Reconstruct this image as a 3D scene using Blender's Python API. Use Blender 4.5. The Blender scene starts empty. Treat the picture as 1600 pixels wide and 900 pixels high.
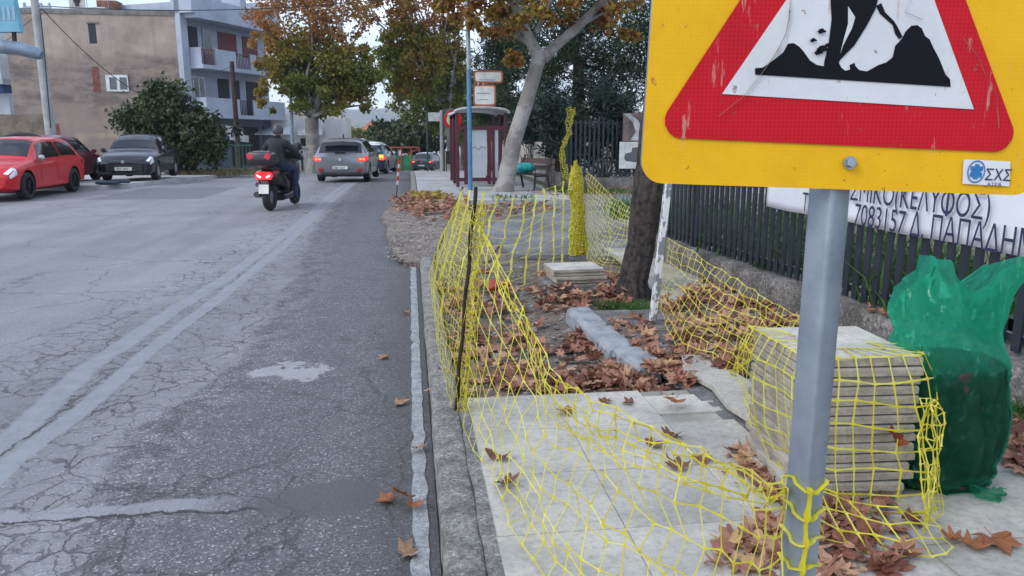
import bpy, bmesh, math, random
from mathutils import Vector, Matrix, noise
R=math.radians
random.seed(7)
scene=bpy.context.scene
COL=scene.collection
# ------------------------------------------------------------------ camera
FP=1180.; HZ=212.; CH=1.55
PIT=math.atan((450-HZ)/FP); YAW=math.atan(160*math.cos(PIT)/FP)
cf=Vector((math.sin(YAW)*math.cos(PIT),math.cos(YAW)*math.cos(PIT),-math.sin(PIT)))
cr=Vector((math.cos(YAW),-math.sin(YAW),0))
cu=cr.cross(cf)
cd=bpy.data.cameras.new('camera'); cam=bpy.data.objects.new('camera',cd); COL.objects.link(cam)
cd.sensor_width=36; cd.lens=36*FP/1600; cd.clip_start=.05; cd.clip_end=6000
cam.location=(0,0,CH)
cam.rotation_euler=Matrix((cr,cu,-cf)).transposed().to_euler()
scene.camera=cam
# ------------------------------------------------------------------ world and sun
SUN_EL=R(38); SUN_AZ=R(-120)
w=bpy.data.worlds.new('World'); scene.world=w; w.use_nodes=True
nt=w.node_tree; nt.nodes.clear()
def nd(nt,t,ins=None,**pr):
    n=nt.nodes.new(t)
    for k,v in pr.items(): setattr(n,k,v)
    for k,v in (ins or {}).items():
        s=n.inputs[k]
        if isinstance(v,bpy.types.NodeSocket): nt.links.new(v,s)
        else: s.default_value=v
    return n
def ramp(nt,fac,stops,interp='LINEAR'):
    n=nt.nodes.new('ShaderNodeValToRGB'); n.color_ramp.interpolation=interp
    e=n.color_ramp.elements
    while len(e)<len(stops): e.new(.5)
    for i,(p,c) in enumerate(stops):
        e[i].position=p
        e[i].color=(c,c,c,1) if isinstance(c,(int,float)) else tuple(c)+(1,)
    nt.links.new(fac,n.inputs[0]); return n.outputs[0]
def mth(nt,op,a,b=0.,c=None,clamp=False):
    n=nt.nodes.new('ShaderNodeMath'); n.operation=op; n.use_clamp=clamp
    for i,v in enumerate((a,b) if c is None else (a,b,c)):
        if isinstance(v,bpy.types.NodeSocket): nt.links.new(v,n.inputs[i])
        else: n.inputs[i].default_value=v
    return n.outputs[0]
def mixc(nt,f,a,b,mode='MIX'):
    n=nt.nodes.new('ShaderNodeMix'); n.data_type='RGBA'; n.blend_type=mode
    for k,v in ((0,f),(6,a),(7,b)):
        if isinstance(v,bpy.types.NodeSocket): nt.links.new(v,n.inputs[k])
        elif k==0: n.inputs[0].default_value=v
        else: n.inputs[k].default_value=tuple(v)+(1,) if len(v)==3 else v
    return n.outputs[2]
sky=nd(nt,'ShaderNodeTexSky',sky_type='NISHITA',sun_disc=False,sun_elevation=SUN_EL,sun_rotation=SUN_AZ,air_density=1.,dust_density=1.,ozone_density=2.)
tc=nd(nt,'ShaderNodeTexCoord')
mp=nd(nt,'ShaderNodeMapping',{'Vector':tc.outputs['Generated'],'Scale':(1,1,2.6)})
cl=nd(nt,'ShaderNodeTexNoise',{'Vector':mp.outputs[0],'Scale':3.2,'Detail':6.,'Roughness':.58})
cm=ramp(nt,cl.outputs[0],[(.40,.30),(.62,.90)])
colr=mixc(nt,cm,sky.outputs[0],(8.3,9.4,11.2))
bg=nd(nt,'ShaderNodeBackground',{'Color':colr,'Strength':.1})
out=nd(nt,'ShaderNodeOutputWorld',{'Surface':bg.outputs[0]})
sl=bpy.data.lights.new('sun','SUN'); sl.energy=.9; sl.angle=R(25); sl.color=(1,.96,.9)
so=bpy.data.objects.new('sun',sl); COL.objects.link(so)
sd=Vector((math.sin(SUN_AZ)*math.cos(SUN_EL),math.cos(SUN_AZ)*math.cos(SUN_EL),math.sin(SUN_EL)))
so.rotation_euler=sd.to_track_quat('Z','Y').to_euler()
vs=scene.view_settings; vs.view_transform='Standard'; vs.look='None'; vs.exposure=.9; vs.gamma=1; vs.use_curve_mapping=False
scene.render.engine='CYCLES'
scene.cycles.volume_bounces=0; scene.cycles.transparent_max_bounces=16
# ------------------------------------------------------------------ measuring helpers (pixel of the 1600x900 photo -> metres)
def ray(x,y): return cf+cr*((x-800)/FP)+cu*((450-y)/FP)
def G(x,y,z=0.):
    d=ray(x,y); t=(z-CH)/d.z; return Vector((d.x*t,d.y*t,z))
def D(x,y,Y):
    d=ray(x,y); t=Y/d.y; return Vector((d.x*t,Y,CH+d.z*t))
def PL(x,y,o,n):
    d=ray(x,y); c=Vector((0,0,CH)); t=(o-c).dot(n)/d.dot(n); return c+d*t
PROF=[(-60,0),(26,0),(39,-.3),(60,-1.2),(95,-2.6),(2600,-2.6)]
def zg(y):
    for (a,za),(b,zb) in zip(PROF,PROF[1:]):
        if y<=b: return za+(zb-za)*(y-a)/(b-a)
    return PROF[-1][1]
def AT(px,Y,dz=0.):
    p=D(px,HZ+20,Y); p.z=zg(Y)+dz; return p
# ------------------------------------------------------------------ materials
MC={}
def M(name,col,rough=.6,metal=0.,var=.12,scale=4.,col2=None,bump=0.,bscale=60.,coat=0.,spec=.5,emit=None,es=1.,lo=.42,hi=.62,dirt=0.,alpha=1.,trans=0.,agg=0.,ascale=95.):
    if name in MC: return MC[name]
    m=bpy.data.materials.new(name); m.use_nodes=True; t=m.node_tree; b=t.nodes['Principled BSDF']
    tc=nd(t,'ShaderNodeTexCoord')
    n=nd(t,'ShaderNodeTexNoise',{'Vector':tc.outputs['Object'],'Scale':scale,'Detail':5.,'Roughness':.6})
    f=ramp(t,n.outputs[0],[(lo,0.),(hi,1.)])
    c2=col2 if col2 else tuple(c*(1-var*2) for c in col)
    c=mixc(t,f,col,c2)
    if dirt:
        n3=nd(t,'ShaderNodeTexNoise',{'Vector':tc.outputs['Object'],'Scale':scale*9,'Detail':6.,'Roughness':.75})
        c=mixc(t,mth(t,'MULTIPLY',ramp(t,n3.outputs[0],[(.46,0.),(.66,1.)]),dirt),c,tuple(x*.35 for x in col))
    if agg:
        va=nd(t,'ShaderNodeTexVoronoi',{'Vector':tc.outputs['Object'],'Scale':ascale}); g_=ramp(t,nd(t,'ShaderNodeSeparateColor',{0:va.outputs['Color']}).outputs[0],[(0,.45),(.4,.85),(.8,1.1),(1,1.75)])
        c=mixc(t,agg,c,g_,'MULTIPLY')
    t.links.new(c,b.inputs['Base Color'])
    b.inputs['Roughness'].default_value=rough; b.inputs['Metallic'].default_value=metal
    b.inputs['Coat Weight'].default_value=coat; b.inputs['Specular IOR Level'].default_value=spec
    if emit: b.inputs['Emission Color'].default_value=tuple(emit)+(1,); b.inputs['Emission Strength'].default_value=es
    if bump:
        n2=nd(t,'ShaderNodeTexNoise',{'Vector':tc.outputs['Object'],'Scale':bscale,'Detail':6.,'Roughness':.7})
        bp=nd(t,'ShaderNodeBump',{'Height':n2.outputs[0],'Strength':bump,'Distance':.02})
        t.links.new(bp.outputs[0],b.inputs['Normal'])
    if alpha<1: b.inputs['Alpha'].default_value=alpha
    if trans: b.inputs['Transmission Weight'].default_value=trans
    MC[name]=m; return m
def leafmat(name,stops,rough=.55,tr=.3,big=.35,amt=.45):
    if name in MC: return MC[name]
    m=bpy.data.materials.new(name); m.use_nodes=True; t=m.node_tree; b=t.nodes['Principled BSDF']; o=t.nodes['Material Output']
    g=nd(t,'ShaderNodeNewGeometry'); tc=nd(t,'ShaderNodeTexCoord')
    n=nd(t,'ShaderNodeTexNoise',{'Vector':tc.outputs['Object'],'Scale':big,'Detail':2.})
    f=mth(t,'ADD',mth(t,'MULTIPLY',g.outputs['Random Per Island'],1-amt),mth(t,'MULTIPLY',ramp(t,n.outputs[0],[(.3,0.),(.7,1.)]),amt))
    c=ramp(t,f,stops)
    n2=nd(t,'ShaderNodeTexNoise',{'Vector':tc.outputs['Object'],'Scale':45.,'Detail':3.})
    c=mixc(t,.8,c,ramp(t,n2.outputs[0],[(.35,.7),(.65,1.)]),'MULTIPLY')
    t.links.new(c,b.inputs['Base Color']); b.inputs['Roughness'].default_value=rough; b.inputs['Specular IOR Level'].default_value=.3
    tl=nd(t,'ShaderNodeBsdfTranslucent',{'Color':c}); mx=nd(t,'ShaderNodeMixShader',{0:tr,1:b.outputs[0],2:tl.outputs[0]})
    t.links.new(mx.outputs[0],o.inputs['Surface']); MC[name]=m; return m
# ------------------------------------------------------------------ mesh builder
class MB:
    def __init__(s): s.v=[]; s.f=[]; s.mi=[]
    def add(s,vs,fs,k=0):
        o=len(s.v); s.v+= [tuple(v) for v in vs]; s.f+=[tuple(i+o for i in f) for f in fs]; s.mi+=[k]*len(fs)
    def box(s,c,sz,rot=None,k=0):
        c=Vector(c); h=Vector(sz)/2; vs=[]
        for x in (-1,1):
            for y in (-1,1):
                for z in (-1,1):
                    p=Vector((x*h.x,y*h.y,z*h.z))
                    if rot is not None: p=rot@p
                    vs.append(c+p)
        s.add(vs,[(0,1,3,2),(4,6,7,5),(0,4,5,1),(2,3,7,6),(0,2,6,4),(1,5,7,3)],k)
    def tube(s,pts,rs,n=8,k=0,cap=True,flat=1.):
        pts=[Vector(p) for p in pts]
        if not hasattr(rs,'__len__'): rs=[rs]*len(pts)
        vs=[];fs=[]
        up=Vector((0,0,1))
        for i,p in enumerate(pts):
            d=(pts[min(i+1,len(pts)-1)]-pts[max(i-1,0)])
            if d.length<1e-9: d=Vector((0,0,1))
            d.normalize()
            a=d.cross(up if abs(d.z)<.95 else Vector((1,0,0))).normalized(); b=a.cross(d)
            for j in range(n):
                t=2*math.pi*(j+.5)/n; vs.append(p+a*math.cos(t)*rs[i]+b*math.sin(t)*rs[i]*flat)
        for i in range(len(pts)-1):
            for j in range(n):
                fs.append((i*n+j,i*n+(j+1)%n,(i+1)*n+(j+1)%n,(i+1)*n+j))
        if cap: fs.append(tuple(range(n))[::-1]); fs.append(tuple((len(pts)-1)*n+j for j in range(n)))
        s.add(vs,fs,k)
    def prism(s,poly,o,ax,ay,th,k=0):
        o=Vector(o);ax=Vector(ax);ay=Vector(ay);nn=ax.cross(ay).normalized()*th
        n=len(poly); vs=[o+ax*x+ay*y for x,y in poly]; vs+=[v+nn for v in vs]
        fs=[tuple(range(n))[::-1],tuple(range(n,2*n))]+[(i,(i+1)%n,n+(i+1)%n,n+i) for i in range(n)]
        s.add(vs,fs,k)
    def lathe(s,prof,c=(0,0,0),n=24,ax='z',k=0):
        c=Vector(c); vs=[];fs=[]
        for r,h in prof:
            for j in range(n):
                t=2*math.pi*j/n; a=r*math.cos(t); b=r*math.sin(t)
                vs.append(c+(Vector((a,b,h)) if ax=='z' else Vector((h,a,b)) if ax=='x' else Vector((b,h,a))))
        for i in range(len(prof)-1):
            for j in range(n): fs.append((i*n+j,i*n+(j+1)%n,(i+1)*n+(j+1)%n,(i+1)*n+j))
        s.add(vs,fs,k)
    def grid(s,F,nu,nv,k=0,closeu=False):
        vs=[F(i/nu,j/nv) for j in range(nv+1) for i in range(nu+1)]
        s.add(vs,[(j*(nu+1)+i,j*(nu+1)+i+1,(j+1)*(nu+1)+i+1,(j+1)*(nu+1)+i) for j in range(nv) for i in range(nu)],k)
    def build(s,name,mats,parent=None,smooth=40,bev=0,solid=0,fix=True):
        me=bpy.data.meshes.new(name); me.from_pydata(s.v,[],s.f)
        if not isinstance(mats,(list,tuple)): mats=[mats]
        for m in mats: me.materials.append(m)
        if any(s.mi): me.polygons.foreach_set('material_index',s.mi)
        if fix:
            bm=bmesh.new(); bm.from_mesh(me); bmesh.ops.recalc_face_normals(bm,faces=bm.faces); bm.to_mesh(me); bm.free()
        if smooth: me.shade_smooth(); me.set_sharp_from_angle(angle=R(smooth))
        me.update()
        o=bpy.data.objects.new(name,me); COL.objects.link(o)
        if parent is not None:
            o.parent=parent
        if bev:
            b=o.modifiers.new('bevel','BEVEL'); b.width=bev; b.segments=2; b.limit_method='ANGLE'; b.angle_limit=R(40)
        if solid:
            b=o.modifiers.new('solid','SOLIDIFY'); b.thickness=solid
        return o
def tag(o,label=None,cat=None,group=None,kind=None):
    if label: o['label']=label
    if cat: o['category']=cat
    if group: o['group']=group
    if kind: o['kind']=kind
    return o
def empty(name,loc,rz=0,label=None,cat=None,group=None,rx=0,ry=0):
    o=bpy.data.objects.new(name,None); o.empty_display_size=.1; COL.objects.link(o); o.location=loc; o.rotation_euler=(rx,ry,rz)
    return tag(o,label,cat,group)
def rot(ax,a): return Matrix.Rotation(a,3,ax)
def rnd(a,b): return random.uniform(a,b)
def arc(cx,cy,r,a0,a1,n=6): return [(cx+r*math.cos(R(a0+(a1-a0)*i/n)),cy+r*math.sin(R(a0+(a1-a0)*i/n))) for i in range(n+1)]
def rrect(w,h,r,n=5): # rounded rectangle centred on 0
    a=w/2-r;b=h/2-r
    return arc(a,-b,r,-90,0,n)+arc(a,b,r,0,90,n)+arc(-a,b,r,90,180,n)+arc(-a,-b,r,180,270,n)
def text(name,s,size,m,parent,o,ax,ay,depth=.002,sx=1.,off=0.,align='LEFT'):
    c=bpy.data.curves.new(name,'FONT'); c.body=s; c.size=size; c.offset=off; c.align_x=align; c.resolution_u=4
    t=bpy.data.objects.new(name,c); COL.objects.link(t)
    dg=bpy.context.evaluated_depsgraph_get(); me=bpy.data.meshes.new_from_object(t.evaluated_get(dg))
    bpy.data.objects.remove(t); me.name=name
    ax=Vector(ax).normalized(); ay=Vector(ay).normalized(); nn=ax.cross(ay)
    bm=bmesh.new(); bm.from_mesh(me)
    r=bmesh.ops.extrude_face_region(bm,geom=bm.faces[:])
    for e in r['geom']:
        if isinstance(e,bmesh.types.BMVert): e.co.z+=depth
    for v in bm.verts: v.co=Vector(o)+ax*v.co.x*sx+ay*v.co.y+nn*v.co.z
    bmesh.ops.recalc_face_normals(bm,faces=bm.faces); bm.to_mesh(me); bm.free()
    me.materials.clear(); me.materials.append(m)
    ob=bpy.data.objects.new(name,me); COL.objects.link(ob); ob.parent=parent
    return ob
# ================================================================== GROUND, ROAD, PAVEMENTS
def tab(pts): return sorted([(G(x,y).y,G(x,y).x) for x,y in pts])
def xofy(t,Y,tb):
    st=[(max(0,min(1,(y-2)/28)),(x+8)/12) for y,x in tb]
    f=mth(t,'DIVIDE',mth(t,'SUBTRACT',Y,2.),28.)
    return mth(t,'SUBTRACT',mth(t,'MULTIPLY',ramp(t,f,st),12.),8.)
def road_material():
    m=bpy.data.materials.new('asphalt'); m.use_nodes=True; t=m.node_tree; b=t.nodes['Principled BSDF']
    tc=nd(t,'ShaderNodeTexCoord').outputs['Object']
    def noi(s,d=5.,r=.6,v=None,dist=0.): return nd(t,'ShaderNodeTexNoise',{'Vector':v or tc,'Scale':s,'Detail':d,'Roughness':r,'Distortion':dist}).outputs[0]
    wob=nd(t,'ShaderNodeTexNoise',{'Vector':tc,'Scale':2.2,'Detail':6.,'Roughness':.65})
    off=nd(t,'ShaderNodeVectorMath',{0:wob.outputs[1],1:(.5,.5,.5)},operation='SUBTRACT')
    off2=nd(t,'ShaderNodeVectorMath',{0:off.outputs[0],3:.34},operation='SCALE')
    pv=nd(t,'ShaderNodeVectorMath',{0:tc,1:off2.outputs[0]},operation='ADD').outputs[0]
    sx=nd(t,'ShaderNodeSeparateXYZ',{0:pv}); X,Y=sx.outputs[0],sx.outputs[1]
    sr=nd(t,'ShaderNodeSeparateXYZ',{0:tc}); X0,Y0=sr.outputs[0],sr.outputs[1]
    s1=xofy(t,Y0,tab([(0,700),(127,583),(253,496),(354,434),(443,368),(481,339),(522,300),(548,284)]))
    s2=xofy(t,Y0,tab([(0,738),(127,640),(253,532),(342,466),(437,390),(494,336),(536,298),(556,284)]))
    bd=xofy(t,Y0,tab([(540,300),(493,349),(456,425),(354,570),(316,602),(190,672),(139,760),(118,900)]))
    def near(v,x,w,soft): # 1 inside |v-x|<w
        d=mth(t,'ABSOLUTE',mth(t,'SUBTRACT',v,x)); return mth(t,'DIVIDE',mth(t,'SUBTRACT',w+soft,d),soft,clamp=True)
    X01=mth(t,'ADD',mth(t,'MULTIPLY',X0,.75),mth(t,'MULTIPLY',X,.25))
    Yx=mth(t,'ADD',mth(t,'MULTIPLY',Y0,.85),mth(t,'MULTIPLY',Y,.15))
    k1=near(X01,s1,.065,.03); k2=near(X01,s2,.058,.014)
    right=mth(t,'DIVIDE',mth(t,'SUBTRACT',X,bd),.10,clamp=True)
    # base tones
    big=noi(.55,5.,.6); med=noi(3.5,7.,.7)
    left=mixc(t,ramp(t,big,[(.38,0.),(.62,1.)]),(.245,.245,.258),(.195,.196,.208))
    rgt=mixc(t,ramp(t,med,[(.35,0.),(.68,1.)]),(.088,.089,.098),(.128,.127,.135))
    # worn pale skin showing through beside the edge of the dark lane
    edge=near(X,bd,.30,.30); worn=mth(t,'MULTIPLY',edge,ramp(t,noi(5.,8.,.75),[(.47,0.),(.53,1.)]))
    c=mixc(t,right,left,rgt)
    c=mixc(t,mth(t,'MULTIPLY',worn,.7),c,(.20,.20,.21))
    # darker tyre-track bands across the left lanes
    wv=noi(1.,3.,.5,nd(t,'ShaderNodeMapping',{'Vector':tc,'Scale':(1.1,.06,1)}).outputs[0])
    c=mixc(t,mth(t,'MULTIPLY',ramp(t,wv,[(.45,0.),(.62,1.)]),.45),c,(.125,.126,.135))
    # fresh dark repair far left
    sr2=mth(t,'MULTIPLY',near(X,-6.6,1.3,.1),near(Y,22.,2.1,.1)); c=mixc(t,sr2,c,(.14,.142,.155))
    # aggregate
    vo=nd(t,'ShaderNodeTexVoronoi',{'Vector':tc,'Scale':115.,'Randomness':1.}); 
    ag=ramp(t,nd(t,'ShaderNodeSeparateColor',{0:vo.outputs['Color']}).outputs[0],[(0.,.50),(.45,.86),(.80,1.1),(.92,1.6),(1.,3.0)])
    vo2=nd(t,'ShaderNodeTexVoronoi',{'Vector':tc,'Scale':230.}); ag2=ramp(t,nd(t,'ShaderNodeSeparateColor',{0:vo2.outputs['Color']}).outputs[1],[(0.,.6),(1.,1.3)])
    agm=mth(t,'MULTIPLY',ag,ag2)
    agf=mth(t,'ADD',mth(t,'MULTIPLY',right,.60),.30)
    agx=mth(t,'ADD',mth(t,'MULTIPLY',mth(t,'SUBTRACT',agm,.95),agf),1.)
    c=mixc(t,1.,c,nd(t,'ShaderNodeCombineColor',{0:agx,1:agx,2:agx}).outputs[0],'MULTIPLY')
    # crack network round the seals
    def cracks(sc,w):
        v=nd(t,'ShaderNodeTexVoronoi',{'Vector':pv,'Scale':sc},feature='DISTANCE_TO_EDGE'); return mth(t,'DIVIDE',mth(t,'SUBTRACT',w,v.outputs[0]),w*.6,clamp=True)
    cr1=mth(t,'MAXIMUM',mth(t,'MULTIPLY',cracks(3.1,.026),ramp(t,noi(1.3,3.),[(.44,0.),(.52,1.)])),mth(t,'MULTIPLY',cracks(7.5,.035),ramp(t,noi(1.6,3.,v=off.outputs[0]),[(.40,0.),(.50,.8)])))
    bandm=mth(t,'DIVIDE',mth(t,'SUBTRACT',1.0,mth(t,'ABSOLUTE',mth(t,'SUBTRACT',X,mth(t,'ADD',s1,.15)))),.3,clamp=True)
    cr=mth(t,'MULTIPLY',cr1,bandm)
    lone=mth(t,'MULTIPLY',cracks(.75,.008),ramp(t,noi(.4,2.),[(.46,0.),(.5,1.)]))
    low=mth(t,'MULTIPLY',near(X,-1.4,.9,.2),near(Y,2.9,.5,.2)); cr=mth(t,'MAXIMUM',cr,mth(t,'MAXIMUM',mth(t,'MULTIPLY',lone,.6),mth(t,'MULTIPLY',mth(t,'MULTIPLY',cracks(2.3,.02),low),.8)))
    c=mixc(t,mth(t,'MULTIPLY',cr,.82),c,(.045,.044,.045))
    # smooth grey cement seals over the two long joints, open dark gap between them near the camera
    seal=mth(t,'MAXIMUM',k1,k2); sc_=mixc(t,ramp(t,noi(6.,5.),[(.35,0.),(.65,1.)]),(.245,.255,.28),(.205,.212,.235))
    c=mixc(t,mth(t,'MULTIPLY',seal,.9),c,sc_)
    mid=mth(t,'MULTIPLY',mth(t,'ADD',s1,s2),.5)
    gap=mth(t,'MULTIPLY',near(X,mth(t,'ADD',mid,.0),.006,.010),mth(t,'DIVIDE',mth(t,'SUBTRACT',5.6,Y0),1.5,clamp=True))
    gap=mth(t,'MULTIPLY',gap,ramp(t,noi(4.,4.),[(.4,0.),(.5,1.)]))
    c=mixc(t,gap,c,(.035,.032,.03))
    # cross joint near the camera and the dark oily patch at its end
    cj=mth(t,'MULTIPLY',near(Y,3.12,.045,.015),mth(t,'DIVIDE',mth(t,'SUBTRACT',-.75,X),.2,clamp=True)); c=mixc(t,mth(t,'MULTIPLY',cj,.8),c,(.25,.255,.275))
    cj2=mth(t,'MULTIPLY',near(Y,3.05,.006,.008),mth(t,'DIVIDE',mth(t,'SUBTRACT',-.5,X),.2,clamp=True)); c=mixc(t,cj2,c,(.04,.04,.04))
    dx=mth(t,'DIVIDE',mth(t,'ADD',X,.42),.30); dy=mth(t,'DIVIDE',mth(t,'SUBTRACT',Y,3.12),.17)
    el=mth(t,'ADD',mth(t,'MULTIPLY',dx,dx),mth(t,'MULTIPLY',dy,dy)); pm=mth(t,'MULTIPLY',mth(t,'SUBTRACT',1.15,el),3.,clamp=True)
    c=mixc(t,mth(t,'MULTIPLY',pm,.85),c,(.085,.085,.094))
    # spilt pale powder
    dx=mth(t,'DIVIDE',mth(t,'ADD',X,.83),.28); dy=mth(t,'DIVIDE',mth(t,'SUBTRACT',Y,5.03),.26)
    el=mth(t,'ADD',mth(t,'MULTIPLY',dx,dx),mth(t,'MULTIPLY',dy,dy)); el=mth(t,'ADD',el,mth(t,'MULTIPLY',mth(t,'SUBTRACT',noi(4.,5.,.7),.5),5.5)); pm=mth(t,'MULTIPLY',mth(t,'SUBTRACT',.72,el),6.,clamp=True)
    c=mixc(t,mth(t,'MULTIPLY',pm,.75),c,(.34,.34,.35))
    # dirt along the kerb
    kd=mth(t,'MULTIPLY',mth(t,'DIVIDE',mth(t,'ADD',X,.34),.25,clamp=True),.75); c=mixc(t,mth(t,'MULTIPLY',kd,ramp(t,med,[(.3,.3),(.7,1.)])),c,(.062,.060,.060))
    t.links.new(c,b.inputs['Base Color']); b.inputs['Roughness'].default_value=.72; b.inputs['Specular IOR Level'].default_value=.35
    h=mth(t,'ADD',mth(t,'MULTIPLY',agm,mth(t,'MULTIPLY',agf,.5)),mth(t,'MULTIPLY',cr,-2.5))
    h=mth(t,'MULTIPLY',h,mth(t,'SUBTRACT',1.,mth(t,'MULTIPLY',seal,.7)))
    bp=nd(t,'ShaderNodeBump',{'Height':h,'Strength':.55,'Distance':.006}); t.links.new(bp.outputs[0],b.inputs['Normal'])
    return m
def sheet(name,poly,dz,m,down=0.,wav=0.,sub=0.,parent=None):
    """flat polygon laid on the ground profile, cut where the slope changes"""
    bm=bmesh.new(); bm.faces.new([bm.verts.new((x,y,0)) for x,y in poly])
    ys=[y for x,y in poly]
    cuts=[y for y,_ in PROF[1:-1]]+([min(ys)+i*sub for i in range(1,int((max(ys)-min(ys))/sub)+1)] if sub else [])
    for y in cuts: bmesh.ops.bisect_plane(bm,geom=bm.verts[:]+bm.edges[:]+bm.faces[:],plane_co=(0,y,0),plane_no=(0,1,0))
    if sub:
        xs=[x for x,y in poly]
        for i in range(1,int((max(xs)-min(xs))/sub)+1): bmesh.ops.bisect_plane(bm,geom=bm.verts[:]+bm.edges[:]+bm.faces[:],plane_co=(min(xs)+i*sub,0,0),plane_no=(1,0,0))
    for v in bm.verts:
        v.co.z=zg(v.co.y)+dz
        if wav: v.co.z+=(noise.fractal(Vector((v.co.x*1.7,v.co.y*1.7,3)),1.,2.,4)*wav)
    if down:
        r=bmesh.ops.extrude_face_region(bm,geom=bm.faces[:])
        for e in r['geom']:
            if isinstance(e,bmesh.types.BMVert): pass
        vs=[e for e in r['geom'] if isinstance(e,bmesh.types.BMVert)]
        top=set(vs)
        for v in bm.verts:
            if v not in top: v.co.z-=down
    bmesh.ops.recalc_face_normals(bm,faces=bm.faces)
    me=bpy.data.meshes.new(name); bm.to_mesh(me); bm.free(); me.materials.append(m)
    o=bpy.data.objects.new(name,me); COL.objects.link(o); o.parent=parent
    return o
def rag(poly,step=.12,amp=.07,s=0.):
    o=[]
    for (x0,y0),(x1,y1) in zip(poly,poly[1:]+poly[:1]):
        L=math.hypot(x1-x0,y1-y0); n=max(1,int(L/step))
        for i in range(n):
            t=i/n; x=x0+(x1-x0)*t;y=y0+(y1-y0)*t; v=noise.turbulence_vector(Vector((x*1.3+s,y*1.3,s)),3,False); o.append((x+(v.x)*amp,y+(v.y)*amp))
    return o
m_soil=M('soil',(.16,.135,.10),.95,var=.2,scale=.8,col2=(.10,.10,.06),bump=.4,bscale=20)
tag(sheet('ground',[(-1700,-12),(1700,-12),(1700,2500),(-1700,2500)],-.012,m_soil),kind='structure')
tag(sheet('road',[(-26,-8),(.072,-8),(.072,9),(-.1,9.1),(.6,16.2),(0,17),(0,36.6),(40,37.5),(40,52),(5,54),(6,95),(-4,95),(-3.2,60),(-3.6,42.6),(-7.7,41),(-8.1,27),(-8.9,23.6),(-26,23.6)],.0,road_material()),kind='structure')
m_slab=M('paving_cream',(.51,.48,.425),.75,agg=.12,var=.06,scale=3.,col2=(.37,.355,.325),bump=.25,bscale=90,dirt=.45)
def island_tint(m,lo,hi):
    t=m.node_tree; b=t.nodes['Principled BSDF']; s=b.inputs['Base Color'].links[0].from_socket
    g=nd(t,'ShaderNodeNewGeometry'); t.links.new(mixc(t,1.,s,ramp(t,g.outputs['Random Per Island'],[(0,lo),(1,hi)]),'MULTIPLY'),b.inputs['Base Color']); return m
island_tint(m_slab,.84,1.04)
m_far=island_tint(M('paving_grey',(.40,.40,.40),.8,var=.1,scale=1.5,col2=(.29,.29,.295),bump=.2,dirt=.3),.75,1.1)
m_conc=M('old_concrete',(.31,.295,.275),.9,agg=.75,var=.2,scale=9.,col2=(.165,.155,.145),bump=.9,bscale=55,dirt=.8)
m_conc2=M('wall_concrete',(.24,.22,.205),.95,agg=.8,ascale=60.,var=.2,scale=3.,col2=(.115,.105,.095),bump=1.,bscale=28,dirt=.9)
m_stone=M('blue_grey_stone',(.30,.32,.345),.7,var=.2,scale=9.,col2=(.20,.21,.225),bump=.3,bscale=30,dirt=.4)
m_mort=M('pale_mortar',(.36,.375,.385),.85,agg=.4,var=.15,scale=14.,col2=(.24,.25,.26),bump=.5,bscale=60,dirt=.7)
m_dirt=M('dirt',(.22,.185,.155),.95,agg=.8,ascale=60.,var=.2,scale=5.,col2=(.125,.105,.09),bump=1.,bscale=45,dirt=.8)
m_grav=M('gravel_dirt',(.29,.235,.20),.95,agg=.9,ascale=45.,var=.2,scale=7.,col2=(.17,.135,.115),bump=1.,bscale=70,dirt=.9)
m_asph2=M('patched_asphalt',(.21,.21,.215),.85,agg=.6,ascale=60.,var=.2,scale=1.2,col2=(.125,.125,.13),bump=.6,bscale=70,dirt=.6)
# gutter strip of smeared mortar between asphalt and kerb
def ragged(x0,x1,y0,y1,step,amp,fx=3.,seed=0.):
    L=[];Rr=[]; y=y0
    while y<=y1:
        L.append((x0+noise.noise(Vector((seed,y*fx,0)))*amp,y)); Rr.append((x1+noise.noise(Vector((seed+9,y*fx,0)))*amp*.5,y)); y+=step
    return Rr+L[::-1]
tag(sheet('gutter',ragged(-.028,.034,1.,9.05,.02,.022,6.5),.005,m_mort,down=.02),kind='structure')
# kerb: rough cast stones with visible joints
kb=MB(); y=1.0
while y<8.9:
    L=min(1.0,8.95-y); F=lambda u,v:None
    nseg=int(L/.05)+1
    prof=[(.078,-.1),(.082,.095),(.098,.118),(.155,.122),(.215,.12),(.235,.10),(.24,-.05)]
    def F(u,v,y=y,L=L):
        i=v*(len(prof)-1); a=int(min(i,len(prof)-2)); x,z=[prof[a][q]+(prof[a+1][q]-prof[a][q])*(i-a) for q in (0,1)]
        n=noise.fractal(Vector((x*9,(y+u*L)*9,z*22)),1,2,5)*.005+noise.noise(Vector((x*3,(y+u*L)*1.6,1)))*.009
        e=.002 if (u<.01 or u>.99) else 0
        return Vector((x+n,y+.001+u*(L-.002),z+n*.8-e))
    kb.grid(F,nseg,12); y+=L
tag(kb.build('kerb',m_conc,smooth=60),kind='structure')
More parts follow.
